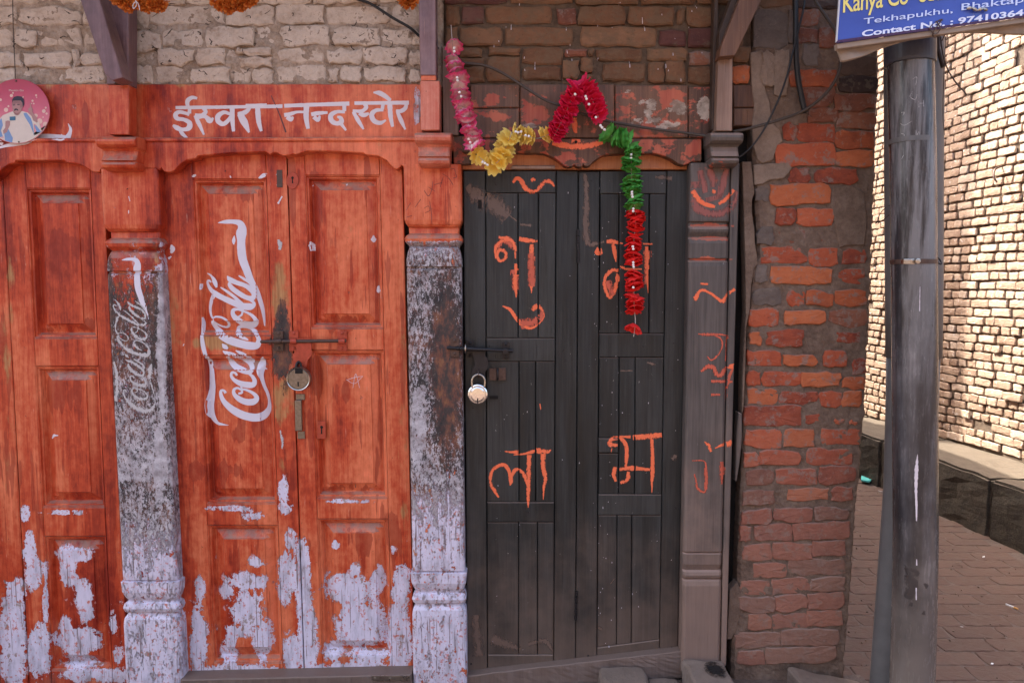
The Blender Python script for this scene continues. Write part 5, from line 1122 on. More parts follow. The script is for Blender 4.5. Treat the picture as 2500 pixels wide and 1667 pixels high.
# ---- blue shop sign
ys = -.42
sg = thing("shop_sign", "tilted blue shop sign with yellow and white lettering, hung above the drain pipe", "sign", tuple(P(2300, 60, ys)))
BLc, BRc = P(2043, 106, ys), P(2640, 22, ys); TLc = P(2062, -160, ys)
ex = (BRc - BLc).normalized(); ey = Vector((0, 0, 1)); 
ex.y = 0
board("sign_face", [(2064, -190), (2660, -270), (2640, 22), (2043, 106)], ys, .004, 'sign_blue', sg, prof=((0, .0012), (1, 0)), step=40)
board("sign_border", [(2041.5, 99), (2640, 17.5), (2640, 23.5), (2041.5, 105.5)], ys - .0015, .003, mat_flat("dark_purple_border", (.045, .008, .05), .3), sg, prof=((0, 0), (1, 0)), step=60)
board("sign_edge", [(2062, -190), (2065, -190), (2044.5, 100), (2041, 104)], ys - .002, .006, 'white_edge', sg, prof=((0, 0), (1, 0)), step=60)
board("frame_rail", [(2043, 107), (2640, 24), (2640, 36), (2045, 120)], ys + .004, .02, 'beige', sg, prof=((0, .001), (1.5, 0)), step=30)
def st(txt, x0_, y0_, x1_, h, mat, bold=0.0, name="printed_line", sp=1.0, k=-.132):
    a = P(x0_, y0_, ys - .0022); b = P(x1_, y0_ + k * (x1_ - x0_), ys - .0022); d = b - a
    t_ = P(x0_ + 1, y0_ - h, ys - .0022); u = (t_ - a).normalized()
    text_mesh(name, txt, a, None, d.normalized(), Vector((u.x * .5, 0, 1)).normalized(), (t_ - a).length, d.length, mat, sg, bold, sp)
st("Kanya Co- education", 2058, 31, 2400, 47, 'sign_yellow', .012, k=-.135, sp=.95)
st("Tekhapukhu,", 2108, 60, 2326, 15, 'sign_text', .006)
st("Bhaktapur", 2347, 26, 2545, 17, 'sign_text', .006)
st("Contact No. : 9741036477", 2104, 90, 2540, 15, 'sign_text2', .028)
# sagging cloth under the sign
top = lambda x: 110 - (x - 2043) * .137
bot = lambda x: float(np.interp(x, [2046, 2052, 2060, 2085, 2115, 2150, 2200, 2240, 2300, 2360, 2420, 2480, 2560, 2640], [122, 149, 151, 145, 135, 119, 103, 93, 84, 79, 80, 84, 84, 76]))
slopev = [];
stripboard("sagging_cloth", [2046 + i * 9 for i in range(67)], lambda x: top(x) + 6, lambda x: max(bot(x), top(x) + 9), ys + .026, .010, 'beige', sg, rows=4, dfun=lambda x, y: .012 * mn.noise(Vector((x * .02, y * .03, 1))))
mb = MB()
q = spline([tuple(P(x, y, ys + dy)) for x, y, dy in ((2283, 55, -.004), (2300, 48, -.006), (2290, 62, -.006), (2278, 80, -.003), (2282, 92, .01), (2305, 84, .03), (2300, 100, .05))], n=5); mb.tube(q, .0016, 6)
q = spline([tuple(P(x, y, ys + dy)) for x, y, dy in ((2302, 50, -.004), (2288, 54, -.008), (2296, 70, -.006), (2284, 84, -.002), (2270, 72, -.004), (2276, 60, -.006))], n=5); mb.tube(q, .0014, 6)
mb.link("tying_wire", 'iron', sg, surf=False)
mb = MB(); q = spline([tuple(P(x, y, ys - .008)) for x, y in ((2360, 22), (2372, 20), (2385, 26), (2398, 22), (2410, 26))], n=5); mb.tube(q, [.002 + .003 * abs(math.sin(i * .6)) for i in range(len(q))], 8); mb.link("foil_scrap", 'steel', sg, surf=False)

# ================================================================== drain pipes at the corner
pp = thing("drain_pipe", "thick scuffed grey drain pipe with a dark collar, beside the brick corner", "drain pipe", tuple(P(2228, 1667, -.30)))
yp = -.26
def pipe_profile(mb, pts, n=40):
    vs = []; fs = []
    for (px, py, hw) in pts:
        c = P(px, py, yp); r = (P(px + hw, py, yp).x - c.x) * .985
        for k in range(n):
            t = 2 * math.pi * k / n; vs.append((c.x + r * math.sin(t), c.y - r * math.cos(t), c.z))
    for i in range(len(pts) - 1):
        for k in range(n): fs.append((i * n + k, (i + 1) * n + k, (i + 1) * n + (k + 1) % n, i * n + (k + 1) % n))
    fs.append(tuple(range(n))); fs.append(tuple((len(pts) - 1) * n + k for k in range(n)))
    mb.put(vs, fs); return mb
ctr = [(108, 2222, 52.5), (200, 2224, 52.5), (400, 2229, 52), (620, 2231, 51.5), (870, 2233, 51.5), (1100, 2234, 51), (1300, 2235, 50.5), (1500, 2232, 50.5), (1660, 2227, 50.5), (1760, 2224, 50.5)]
pts = []
for y in range(104, 1761, 46):
    pts.append((np.interp(y, [c[0] for c in ctr], [c[1] for c in ctr]), y, np.interp(y, [c[0] for c in ctr], [c[2] for c in ctr])))
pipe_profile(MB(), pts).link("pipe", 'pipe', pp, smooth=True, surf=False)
pipe_profile(MB(), [(2221.5, -60, 57), (2222, 60, 57.5), (2222, 104, 58), (2222, 152, 58), (2222.5, 158, 57.2), (2222.5, 159, 53)]).link("collar", 'pipe_dark', pp, smooth=False, surf=False)
pipe_profile(MB(), [(2226, 340, 52.6), (2226, 352, 52.6)]).link("pale_band", 'pipe_back', pp, surf=False)
pipe_profile(MB(), [(2230, 634, 52.8), (2230, 645, 52.8)]).link("clamp_band", 'iron', pp, surf=False)
mb = MB(); mb.box(P(2205, 640, -.36).x, P(2233, 640, -.36).x, -.362, -.345, P(0, 645, -.36).z, P(0, 632, -.36).z, .003); mb.lathe(P(2242, 637, -.372), (0, 1, 0), [(0, .004), (.001, .0085), (.008, .0085), (.009, .004), (.03, .004)], 6); mb.link("clamp_bolt", 'steel', pp, surf=False)
mb = MB(); q = [P(2292, 637, -.25) + Vector((.006 * math.cos(t), .012 * math.sin(t), .011 * math.sin(t))) for t in np.linspace(0, 6.3, 14)]; mb.tube(q, .0025, 6); mb.link("clamp_ring", 'irondark', pp, surf=False)
# second pipe behind
PBV = BVHTree.FromPolygons([tuple(v) for v in (np.array([tuple(q.co) for q in bpy.data.objects['pipe'].data.vertices]) + np.array(WL['pipe']))], [tuple(f_.vertices) for f_ in bpy.data.objects['pipe'].data.polygons])
idp = lambda a, b: (a, b)
strokes("paint_run", [[(2208, 458, 1), (2205, 500, 5), (2200, 536, 7), (2205, 580, 6), (2207, 628, 3)], [(2248, 1112, 1), (2246, 1150, 7), (2245, 1200, 5), (2246, 1240, 4), (2246, 1276, 2)], [(2218, 402, 2), (2218, 428, 2)], [(2253, 700, 1), (2252, 760, 2)], [(2181, 300, 1), (2184, 345, 1.5)], [(2192, 1180, 1), (2196, 1215, 2), (2205, 1250, 2)], [(2246, 1370, 1.5), (2246, 1385, 2.5)], [(2245, 1440, 2), (2245, 1470, 2)]], idp, 'chip', pp, PBV, y0=-.34, off=.0006, jag=.4)
strokes("scratched_letter", [[(2204, 185, 1), (2205, 225, 1.4)], [(2206, 200, 1), (2212, 205, 1.5), (2210, 215, 1)], [(2236, 190, 1), (2245, 185, 1.4), (2243, 205, 1.2)], [(2236, 220, 1), (2232, 232, 1.4), (2242, 240, 1.3), (2246, 228, 1)], [(2250, 242, 1), (2250, 260, 1.6)], [(2260, 242, 1), (2261, 258, 1.6)], [(2250, 250, 1), (2261, 250, 1.3)], [(2212, 268, 1), (2222, 268, 1.4), (2220, 276, 1)], [(2212, 285, 1), (2222, 300, 1.4), (2236, 292, 1)], [(2210, 318, 1), (2222, 322, 1.4), (2222, 332, 1)], [(2244, 315, 1), (2245, 330, 1.3), (2250, 318, 1), (2251, 332, 1)], [(2212, 374, 1), (2218, 384, 1.3), (2222, 374, 1)]], idp, 'logo_faint', pp, PBV, y0=-.34, off=.0006)
strokes("dark_stain", [[(2222, 1390, 10), (2228, 1410, 18), (2238, 1435, 20), (2232, 1462, 16), (2224, 1468, 8)], [(2232, 1396, 8), (2246, 1402, 14), (2244, 1412, 6)], [(2262, 1428, 6), (2268, 1434, 10), (2266, 1440, 4)], [(2237, 1478, 4), (2234, 1488, 7)], [(2262, 1495, 5), (2260, 1504, 7)]], idp, 'stain', pp, PBV, y0=-.34, off=.0004, jag=.5)
pb = thing("drain_pipe", "thinner plain grey pipe standing behind the scuffed drain pipe", "drain pipe", tuple(P(2215, 1667, -.12)))
yb2 = -.11
def back_pipe(rows, name, mat):
    n = 28; vs = []; fs = []
    for l, r, y in rows:
        a, b = P(l, y, yb2), P(r, y, yb2); cx = (a.x + b.x) / 2; rr = (b.x - a.x) / 2
        for k in range(n):
            t = 2 * math.pi * k / n; vs.append((cx + rr * math.sin(t), yb2 - rr * math.cos(t) * .8, a.z))
    for i in range(len(rows) - 1):
        for k in range(n): fs.append((i * n + k, (i + 1) * n + k, (i + 1) * n + (k + 1) % n, i * n + (k + 1) % n))
    fs.append(tuple(range(n))); fs.append(tuple((len(rows) - 1) * n + k for k in range(n)))
    return link(name, vs, fs, mat, pb, smooth=True, surf=False)
back_pipe([(2162, 2302, -60), (2162, 2300, 110), (2163, 2298, 400), (2165, 2297, 700), (2166, 2295, 872)], "upper_pipe", 'pipe_back')
back_pipe([(2168, 2290, 872), (2166, 2286, 1000), (2160, 2268, 1200), (2140, 2240, 1480), (2126, 2216, 1667), (2118, 2206, 1740)], "lower_pipe", 'pipe_back')
mb = MB(); q = spline([tuple(P(x, y, -.23)) for x, y in ((2296, 90), (2300, 120), (2306, 150), (2318, 178), (2336, 205), (2352, 222), (2360, 232))], n=5); mb.tube(q, .0022, 6)
q = spline([tuple(P(x, y, -.23)) for x, y in ((2296, 85), (2308, 92), (2307, 130), (2304, 200), (2302, 280), (2306, 330))], n=5); mb.tube(q, .0012, 6)
mb.tube([P(2290, 60, -.2), P(2290, 120, -.2), P(2303, 165, -.21)], .007, 8)
tag(mb.link("loose_cable", 'cable2', surf=False), "frayed loose cable dangling beside the top of the drain pipe", "cable")
mb = MB(); q = spline([tuple(P(x, y, -.14)) for x, y in ((2138, 548), (2150, 520), (2165, 505), (2176, 503), (2178, 515), (2165, 530), (2140, 549))], n=5); mb.tube(q, .0012, 5); mb.tube([P(2172, 400, -.14), P(2173, 470, -.14), P(2177, 503, -.14)], .0014, 5)
tag(mb.link("twisted_wire", 'iron', surf=False), "thin twisted wire poking out left of the drain pipe", "wire")

# ================================================================== cables on the front
def cable(pts, r, mat, label, name="cable", n=8):
    q = spline([tuple(P(x, y, d)) for x, y, d in pts], n=n); mb = MB(); mb.tube(q, r, 8); return tag(mb.link(name, mat, surf=False, smooth=True), label, "cable", "cables on the house front")
cable([(820, -60, -.03), (862, -8, -.03), (905, 10, -.035), (960, 45, -.04), (1000, 68, -.04), (1028, 92, -.025), (1070, 120, -.025)], .0048, 'cable', "black cable curving across the top of the whitewashed wall")
cable([(1085, 145, -.03), (1128, 154, -.035), (1180, 160, -.04), (1225, 178, -.04), (1280, 213, -.045), (1330, 244, -.05), (1372, 260, -.05), (1420, 278, -.035), (1475, 294, -.03), (1520, 303, -.03), (1600, 316, -.03), (1680, 326, -.03), (1745, 336, -.05)], .0050, 'cable2', "dusty cable running across the carved lintel behind the flowers")
cable([(1790, 322, -.06), (1830, 314, -.05), (1900, 294, -.05), (1960, 272, -.05), (2010, 235, -.055), (2040, 195, -.06), (2053, 150, -.06), (2045, 90, -.06), (2015, 40, -.06), (1990, 0, -.06), (1980, -60, -.06)], .0052, 'cable2', "grey cable looping from the right bracket up the corner bricks")
cable([(1780, 392, -.03), (1810, 380, -.04), (1842, 350, -.05), (1870, 308, -.055), (1900, 245, -.06), (1920, 190, -.06), (1935, 130, -.06), (1950, 70, -.065), (1962, 20, -.065), (1970, -60, -.065)], .0034, 'cable', "thin black cable hanging down over the corner bricks")
o = cable([(1943, -60, -.05), (1942, 0, -.05), (1943, 60, -.05), (1943, 120, -.05), (1947, 180, -.045), (1955, 230, -.04), (1966, 276, -.04)], .0095, 'cable', "thick black cut-off cable with bare wire ends", "thick_cable")
mb = MB()
for dx, dy in ((-16, 8), (-6, 14), (3, 18), (14, 10)): mb.tube([P(1966, 276, -.04), P(1966 + dx * .5, 279, -.05), P(1968 + dx, 276 + dy, -.045)], .0011, 5)
tag(mb.link("wire_end", 'iron', surf=False), "splayed bare wires at the tip of the thick cut cable", "wire")
cable([(30, -60, -.03), (32, 60, -.028), (35, 130, -.028), (38, 200, -.03)], .0014, 'cable2', "hair thin wire from which the round poster hangs")

# ================================================================== flower garlands
def petal_mesh(name, seed, r=1.0, cup=.35, nl=9, ruff=.085):
    rd = random.Random(seed); vs = []; fs = []; at = []; n = nl * 4; ph = rd.random() * 6
    rings = [(.08, 0), (.35, .3), (.65, .6), (.88, .85), (1.0, 1.0)]
    jit = [rd.uniform(.93, 1.06) for _ in range(nl)]
    for q, c in rings:
        for k in range(n):
            t = 2 * math.pi * k / n; lobe = .5 + .5 * math.cos(nl * t)
            rr = r * q * (1 - .24 * c * (1 - lobe) ** 1.5) * (1 + (jit[int(k / 4) % nl] - 1) * c)
            z = r * (cup * q * q + ruff * c * math.cos(nl * t + ph) * .5 + ruff * .9 * c * math.sin(2.3 * t + ph) + rd.uniform(-.015, .015) * c)
            vs.append((rr * math.cos(t), rr * math.sin(t), z)); at.append((q, 0, 0, 1))
    for i in range(len(rings) - 1):
        for k in range(n): fs.append((i * n + k, i * n + (k + 1) % n, (i + 1) * n + (k + 1) % n, (i + 1) * n + k))
    me = bpy.data.meshes.new(name); me.from_pydata(vs, [], fs)
    a = me.attributes.new('petal', 'FLOAT_COLOR', 'POINT'); a.data.foreach_set('color', np.array(at, dtype=np.float32).ravel())
    return me
def garland(path, segs, label, yo=-.07, seed=3):
    """path: px points; segs: (from fraction, to, material, radius m, spacing m, cup, facing)"""
    rd = random.Random(seed)
    q = spline([tuple(P(x, y, d)) for x, y, d in path], n=10)
    cum = np.concatenate([[0], np.cumsum(np.linalg.norm(np.diff(q, axis=0), axis=1))])
    def at(s):
        s = min(max(s, 0), cum[-1] - 1e-5); i = np.searchsorted(cum, s, side='right') - 1; f = (s - cum[i]) / (cum[i + 1] - cum[i])
        return Vector(q[i] + (q[i + 1] - q[i]) * f), Vector(q[i + 1] - q[i]).normalized()
    def s_of(k): return cum[min(k * 10, len(cum) - 1)]
    t = thing("flower_garland", label, "garland", tuple(q[0])); 
    mb = MB(); mb.tube([Vector(p) for p in q], .0011, 5); mb.link("thread", 'wire', t, surf=False)
    for (k0, k1, mat, r, sp, cup, face) in segs:
        ms = [petal_mesh("flower", seed * 100 + int(r * 1e4) + i, 1.0, cup) for i in range(4)]
        for m in ms: m.materials.append(M[mat]); m.shade_smooth()
        s = s_of(k0) if k0 == int(k0) else s_of(int(k0)) * (1 - (k0 % 1)) + s_of(int(k0) + 1) * (k0 % 1)
        e = s_of(k1) if k1 == int(k1) else s_of(int(k1)) * (1 - (k1 % 1)) + s_of(int(k1) + 1) * (k1 % 1)
        while s <= e:
            p, d = at(s); ax = (d * rd.choice((1, 1, -1)) + Vector((rd.uniform(-.35, .35), -face + rd.uniform(-.25, .15), rd.uniform(-.35, .35)))).normalized()
            o = bpy.data.objects.new("flower", ms[rd.randrange(4)]); COL.objects.link(o); o.parent = t
            o.location = p + Vector((rd.uniform(-.003, .003), rd.uniform(-.004, .004), rd.uniform(-.002, .002))) - WL[t.name]
            o.rotation_mode = 'QUATERNION'; o.rotation_quaternion = ax.to_track_quat('Z', 'Y') @ Vector((0, 0, 1)).rotation_difference(Vector((0, 0, 1)))
            k = r * rd.uniform(.95, 1.2); o.scale = (k, k, k)
            s += sp * rd.uniform(.42, .88)
    return t
def beads(t, L, yo):
    for x, y in L:
        mb = MB(); c = P(x, y, yo); bm = bmesh.new(); bmesh.ops.create_icosphere(bm, subdivisions=2, radius=.0046)
        for v in bm.verts: v.co += c
        mb.bm(bm); mb.link("bead", 'bead', t, surf=False, smooth=True)
G1 = [(1101, 62, -.06), (1104, 100, -.065), (1108, 135, -.07), (1112, 175, -.075), (1120, 215, -.085), (1129, 260, -.10), (1142, 300, -.115), (1155, 335, -.115), (1164, 368, -.10)]
g = garland(G1, [(1, 1.05, 'p_pink', .030, .03, .9, .1), (2, 2.9, 'p_pink', .031, .026, .7, .3), (3, 7.9, 'p_pink', .033, .024, .6, .4)], "pink and white artificial flower garland hanging left of the black door", seed=3)
beads(g, [(1109, 118), (1109, 126), (1116, 190), (1117, 197), (1122, 226), (1126, 236), (1133, 285), (1144, 340), (1148, 348), (1152, 356), (1154, 361)], -.125)
G2 = [(1160, 372, -.09), (1175, 388, -.095), (1195, 402, -.095), (1215, 396, -.095), (1230, 370, -.09), (1243, 342, -.085), (1252, 322, -.08), (1270, 330, -.075), (1290, 334, -.075), (1312, 338, -.075), (1332, 332, -.075), (1345, 326, -.075)]
g = garland(G2, [(0, 1, 'p_yellow', .030, .020, .45, .6), (2, 5.6, 'p_yellow', .037, .019, .25, .7), (6, 11, 'p_yellow', .029, .024, .4, .4)], "yellow artificial flower garland looping up to the lintel centre", seed=5)
beads(g, [(1178, 396), (1184, 399), (1190, 403), (1259, 322), (1265, 324), (1272, 322), (1283, 331), (1291, 333)], -.125)
G3 = [(1350, 338, -.07), (1362, 315, -.075), (1376, 288, -.08), (1388, 260, -.08), (1400, 232, -.08), (1410, 212, -.075), (1424, 204, -.07), (1434, 218, -.075), (1444, 240, -.08), (1454, 264, -.08), (1462, 290, -.075)]
g = garland(G3, [(0, 4.9, 'p_rose', .034, .0135, .35, .45), (6, 10, 'p_rose', .033, .0135, .35, .5)], "crimson artificial flowers forming an inverted V above the black door", seed=7)
beads(g, [(1404, 231), (1430, 236), (1432, 242), (1438, 255), (1455, 287), (1466, 307), (1470, 312), (1476, 317)], -.12)
G4 = [(1466, 310, -.07), (1480, 322, -.07), (1500, 336, -.07), (1525, 340, -.065), (1540, 352, -.06), (1544, 375, -.05), (1541, 405, -.04), (1543, 440, -.035), (1546, 475, -.03), (1549, 505, -.03)]
g = garland(G4, [(1, 3.2, 'p_green', .036, .013, .5, .35), (4, 9, 'p_green', .034, .0165, .4, .2)], "green artificial flower garland hanging from the lintel over the black door", seed=9)
beads(g, [(1543, 357), (1543, 363), (1541, 378), (1541, 386), (1543, 469), (1543, 475), (1544, 481), (1546, 510), (1546, 516)], -.075)
G5 = [(1551, 512, -.03), (1552, 545, -.03), (1548, 580, -.03), (1546, 620, -.03), (1548, 660, -.03), (1548, 700, -.03), (1548, 740, -.03), (1550, 765, -.03), (1551, 790, -.03), (1547, 822, -.03)]
g = garland(G5, [(0, 6.9, 'p_red', .031, .0145, .45, .22), (8, 8.05, 'p_red', .031, .03, .7, .5)], "red artificial flower garland hanging straight down over the black door", seed=13)
beads(g, [(1545, 602), (1546, 608), (1546, 641), (1546, 647), (1547, 652), (1546, 702)], -.065)
# dried marigolds strung along the eave above the frame
def marigold(x, y, yo, par, r=.021, seed=0):
    rd = random.Random(seed); c = P(x, y, yo); vs = []; fs = []; at = []
    for i in range(70):
        d = Vector((rd.gauss(0, 1), rd.gauss(0, 1), rd.gauss(0, 1))).normalized(); a = d.orthogonal().normalized(); a.rotate(__import__('mathutils').Quaternion(d, rd.uniform(0, 6.3))); w = r * rd.uniform(.22, .34); l = r * rd.uniform(.8, 1.15)
        k = len(vs); b = d.cross(a)
        vs += [c + d * l * .35 - a * w * .4, c + d * l * .35 + a * w * .4, c + d * l + a * w + b * w * .3, c + d * l * 1.12 - b * w * .2, c + d * l - a * w + b * w * .3]; fs.append((k, k + 1, k + 2, k + 3, k + 4)); at += [(.2, 0, 0, 1)] * 2 + [(1, 0, 0, 1)] * 3
    return link("flower", vs, fs, 'p_mari', par, attrs=('petal', at), surf=False, fix=False)
for gi, (lab, L) in enumerate((("dried orange marigolds tied with white string over the purple brace", [(286, -4), (300, 4), (314, 14), (343, 8), (356, 16), (371, 12), (386, 14), (394, 2), (272, -14), (330, -8)]), ("dried orange marigolds hanging above the lintel lettering", [(527, 2), (541, 12), (556, 18), (566, 8), (583, 12), (594, 8), (606, 1), (615, -6)]), ("single dried marigold tip left of the straight purple strut", [(988, 1), (998, 8), (1006, 2), (996, -12)]))):
    t = thing("marigold_garland", lab, "garland", tuple(P(L[0][0], L[0][1], -.28)), "dried marigold garlands")
    for i, (x, y) in enumerate(L): marigold(x, y, -.28, t, .0205, gi * 50 + i)
    mb = MB(); mb.tube([P(L[0][0] - 10, -60, -.28)] + [P(x, y - 6, -.28) for x, y in L[:1]], .001, 5); mb.link("string", 'wire', t, surf=False); mb = MB()
    if gi == 0:
        q = spline([tuple(P(x, y, -.30)) for x, y in ((331, 0), (333, 14), (326, 22), (325, 12), (333, 5), (339, 14), (341, 26))], n=6); mb.tube(q, .0013, 5); mb.link("string_bow", 'wire', t, surf=False)

# ================================================================== alley: wall, ledge, paving
wx = lambda yc: 3.31 - .09 * (yc - 4.7)           # wall face, yc measured from the camera
aw = thing("alley_wall", "long sunlit tan brick wall on the far side of the alley", "brick wall", (wx(6), 6 - D, 0))
mb = MB(); mb.put([(wx(2.2) + .012, 2.2 - D, 0), (wx(16) + .012, 16 - D, 0), (wx(16) + .3, 16 - D, 0), (wx(2.2) + .3, 2.2 - D, 0)] + [(wx(2.2) + .012, 2.2 - D, 4.0), (wx(16) + .012, 16 - D, 4.0), (wx(16) + .3, 16 - D, 4.0), (wx(2.2) + .3, 2.2 - D, 4.0)], [(0, 1, 5, 4), (1, 2, 6, 5), (2, 3, 7, 6), (3, 0, 4, 7), (4, 5, 6, 7)])
mb.link("mortar", 'mortar_alley', aw, surf=False)
rd = random.Random(77)
VAR = []
for i in range(10):
    h = i >= 5
    vs, fs = brickmesh(.080 if h else .168, .0525, .015, 900 + i, .0030, .004); VAR.append((vs, fs))
VM = []
for vs, fs in VAR:
    me = bpy.data.meshes.new("alley_brick"); me.from_pydata([(x, -y - .0, z) for x, y, z in vs], [], fs)
    bm = bmesh.new(); bm.from_mesh(me); bmesh.ops.recalc_face_normals(bm, faces=bm.faces); bm.to_mesh(me); bm.free()
    me.materials.append(M['b_alley']); VM.append(me)
place = []
z = .400; row = 0
ang = math.atan(-.09)
while z < 3.95:
    header = row % 2 if rd.random() < .85 else rd.random() < .5
    yc = 2.4 + rd.uniform(-.1, .1)
    while yc < 15.5:
        hd = header if rd.random() < .93 else not header
        L_ = .087 if hd else .175
        yc += L_
        m = yc - L_ / 2; sag = .012 * math.sin(m * 1.7 + row * .15) + .006 * math.sin(m * 4.1)
        skip = (abs(m - 4.86) < .11 and abs(z - 2.96) < .07) or rd.random() < .006
        if not skip: place.append((m, z + sag + rd.uniform(-.003, .003), hd, rd.uniform(-.006, .007) + (.012 if rd.random() < .05 else 0), rd.uniform(-.04, .04), rd.randrange(5), rd.uniform(.86, 1.04)))
    z += .062; row += 1
cz = CP; 
def scr(m, z_):
    co = np.array([[wx(m), m - D, z_]]); px, py = unP(co); return px[0], py[0]
inv = [p for p in place if 2295 < scr(p[0], p[1])[0] < 2530 and -20 < scr(p[0], p[1])[1] < 1250]
inv.sort(key=lambda p: p[0]); near = inv[:296]; ns = set(id(p) for p in near)
def bmat(p):
    """world position and axes of a brick on the alley wall"""
    m, z_, hd, pr, tw, v, s_ = p
    return (wx(m) - pr, m - D, z_), math.pi / 2 + math.atan(.09) + 0.0, tw
for p in near:
    (x, y, zz), rz, tw = bmat(p); me = VM[p[5] + (5 if p[2] else 0)]
    o = bpy.data.objects.new("brick", me); COL.objects.link(o); o.parent = aw
    o.location = Vector((x + .012, y, zz)) - WL[aw.name]; o.rotation_euler = (0, tw * .6, rz); o.scale = (p[6], 1, p[6])
from mathutils import Matrix, Euler
rest_v = []; rest_f = []
for p in place:
    if id(p) in ns: continue
    (x, y, zz), rz, tw = bmat(p); vs, fs = VAR[p[5] + (5 if p[2] else 0)]
    Mx = Matrix.Translation((x + .012, y, zz)) @ Euler((0, tw * .6, rz)).to_matrix().to_4x4() @ Matrix.Diagonal((p[6], 1, p[6], 1))
    k = len(rest_v); rest_v += [tuple(Mx @ Vector((a, -b, c))) for a, b, c in vs]; rest_f += [tuple(i + k for i in f_) for f_ in fs]
o = link("brickwork", rest_v, rest_f, 'b_alley', aw, surf=False); o['kind'] = 'stuff'
# old iron hook
mb = MB(); a = Vector((wx(5.0) - .01, 5.0 - D, 2.30)); q = spline([tuple(a), tuple(a + Vector((-.05, -.01, -.02))), tuple(a + Vector((-.07, -.03, -.07))), tuple(a + Vector((-.06, -.05, -.11)))], n=5); mb.tube(q, .006, 8); tag(mb.link("iron_hook", 'iron', surf=False), "small rusty iron hook on the sunlit alley wall", "hook")
# ledge along the wall foot
lg = thing("stone_ledge", "low stone ledge along the foot of the sunlit alley wall", "ledge", (2.95, 2, 0))
yc = 2.3; rd = random.Random(9)
while yc < 14:
    L_ = rd.uniform(.75, 1.15); a, b = yc + .004, yc + L_ - .004; h = .365 + rd.uniform(-.008, .008); ins = rd.uniform(-.012, .012)
    lx = lambda y_: 2.88 - .09 * (y_ - 4.08)
    bm = bmesh.new(); vs = []
    for y_ in (a, b):
        for x_, z_ in ((lx(y_) + ins, -.05), (wx(y_) + .02, -.05), (wx(y_) + .02, h), (lx(y_) + ins, h)): vs.append(bm.verts.new((x_, y_ - D, z_)))
    for f_ in ((0, 1, 2, 3), (7, 6, 5, 4), (0, 4, 5, 1), (1, 5, 6, 2), (2, 6, 7, 3), (3, 7, 4, 0)): bm.faces.new([vs[i] for i in f_])
    bmesh.ops.bevel(bm, geom=bm.edges[:], offset=.016, segments=2, affect='EDGES')
    bmesh.ops.subdivide_edges(bm, edges=bm.edges[:], cuts=7, use_grid_fill=True)
    for v in bm.verts: v.co += Vector((1, 0, 1)) * (.014 * mn.noise(v.co * 7) + .006 * mn.noise(v.co * 31))
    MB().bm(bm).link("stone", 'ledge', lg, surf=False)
    yc += L_
# alley paving
pv = MB(); pv.put([(1.0, -2.6, -.003), (3.1, -2.6, -.003), (3.1, 12, -.003), (1.0, 12, -.003)], [(0, 1, 2, 3)])
ap = pv.link("alley_pavement", 'ground', surf=False, loc=(0, 0, 0)); ap['kind'] = 'structure'
PV = []
for i in range(8):
    vs, fs = brickmesh(.218, .108, .016, 500 + i, .003, .004); me = bpy.data.meshes.new("paving"); me.from_pydata([(x * 1.02, z_ * 1.02, -y) for x, y, z_ in vs], [], fs)
    bm = bmesh.new(); bm.from_mesh(me); bmesh.ops.recalc_face_normals(bm, faces=bm.faces); bm.to_mesh(me); bm.free(); me.materials.append(M['b_pave']); PV.append((me, vs, fs))
rd = random.Random(4); pl_ = []; j = 0; y_ = -1.2
while y_ < 8:
    for i in range(11):
        x_ = 1.22 + (i + .5 * (j % 2)) * .226
        if x_ < 3.0 - .09 * (y_): pl_.append((x_, y_, rd.uniform(-.018, -.0145), rd.uniform(-.02, .02), rd.randrange(8)))
    y_ += .1135; j += 1
vis = []
for p in pl_:
    px, py = unP(np.array([[p[0], p[1], 0.0]]))
    if 2040 < px[0] < 2560 and 1120 < py[0] < 1720 and not (2190 < px[0] < 2270): vis.append(p)
vis.sort(key=lambda p: p[1]); ids = set(id(p) for p in vis[:290])
RZ = math.radians(-14)
for p in vis[:290]:
    o = bpy.data.objects.new("brick", PV[p[4]][0]); COL.objects.link(o); o.parent = ap; o.location = (p[0], p[1], p[2]); o.rotation_euler = (p[3] * .15, p[3] * .1, p[3])
rv = []; rf = []
for p in pl_:
    if id(p) in ids: continue
    Mx = Matrix.Translation((p[0], p[1], p[2])) @ Euler((0, 0, p[3])).to_matrix().to_4x4(); k = len(rv)
    rv += [tuple(Mx @ Vector((a, c, -b))) for a, b, c in PV[p[4]][1]]; rf += [tuple(i + k for i in f_) for f_ in PV[p[4]][2]]
o = link("brick_paving", rv, rf, 'b_pave', None, surf=False); o.parent = ap; o['kind'] = 'stuff'
# ---- stones, rubbish
def rock(x0, x1, y0, y1, z0, z1, mat, label, cat="stone", seed=1, bev=.02, amp=.010, tilt=0.0):
    bm = bmesh.new(); bmesh.ops.create_cube(bm, size=1)
    for v in bm.verts: v.co = Vector(((x0 + x1) / 2 + v.co.x * (x1 - x0), (y0 + y1) / 2 + v.co.y * (y1 - y0), (z0 + z1) / 2 + v.co.z * (z1 - z0)))
    bmesh.ops.bevel(bm, geom=bm.edges[:], offset=bev, segments=3, affect='EDGES', profile=.6)
    bmesh.ops.subdivide_edges(bm, edges=[e for e in bm.edges if e.calc_length() > .03], cuts=4, use_grid_fill=True)
    for v in bm.verts:
        n = v.co * 16 + Vector((seed * 7, 0, 0)); v.co += Vector((mn.noise(n), mn.noise(n + Vector((9, 0, 0))), mn.noise(n + Vector((0, 9, 0))))) * amp
        v.co.z += tilt * (v.co.x - x0) * (1 if v.co.z > (z0 + z1) / 2 else 0)
    return tag(MB().bm(bm).link("stone", mat, surf=False, smooth=False), label, cat, "stones at the foot of the wall")
X = lambda px, y_=-.1: P(px, 1650, y_).x
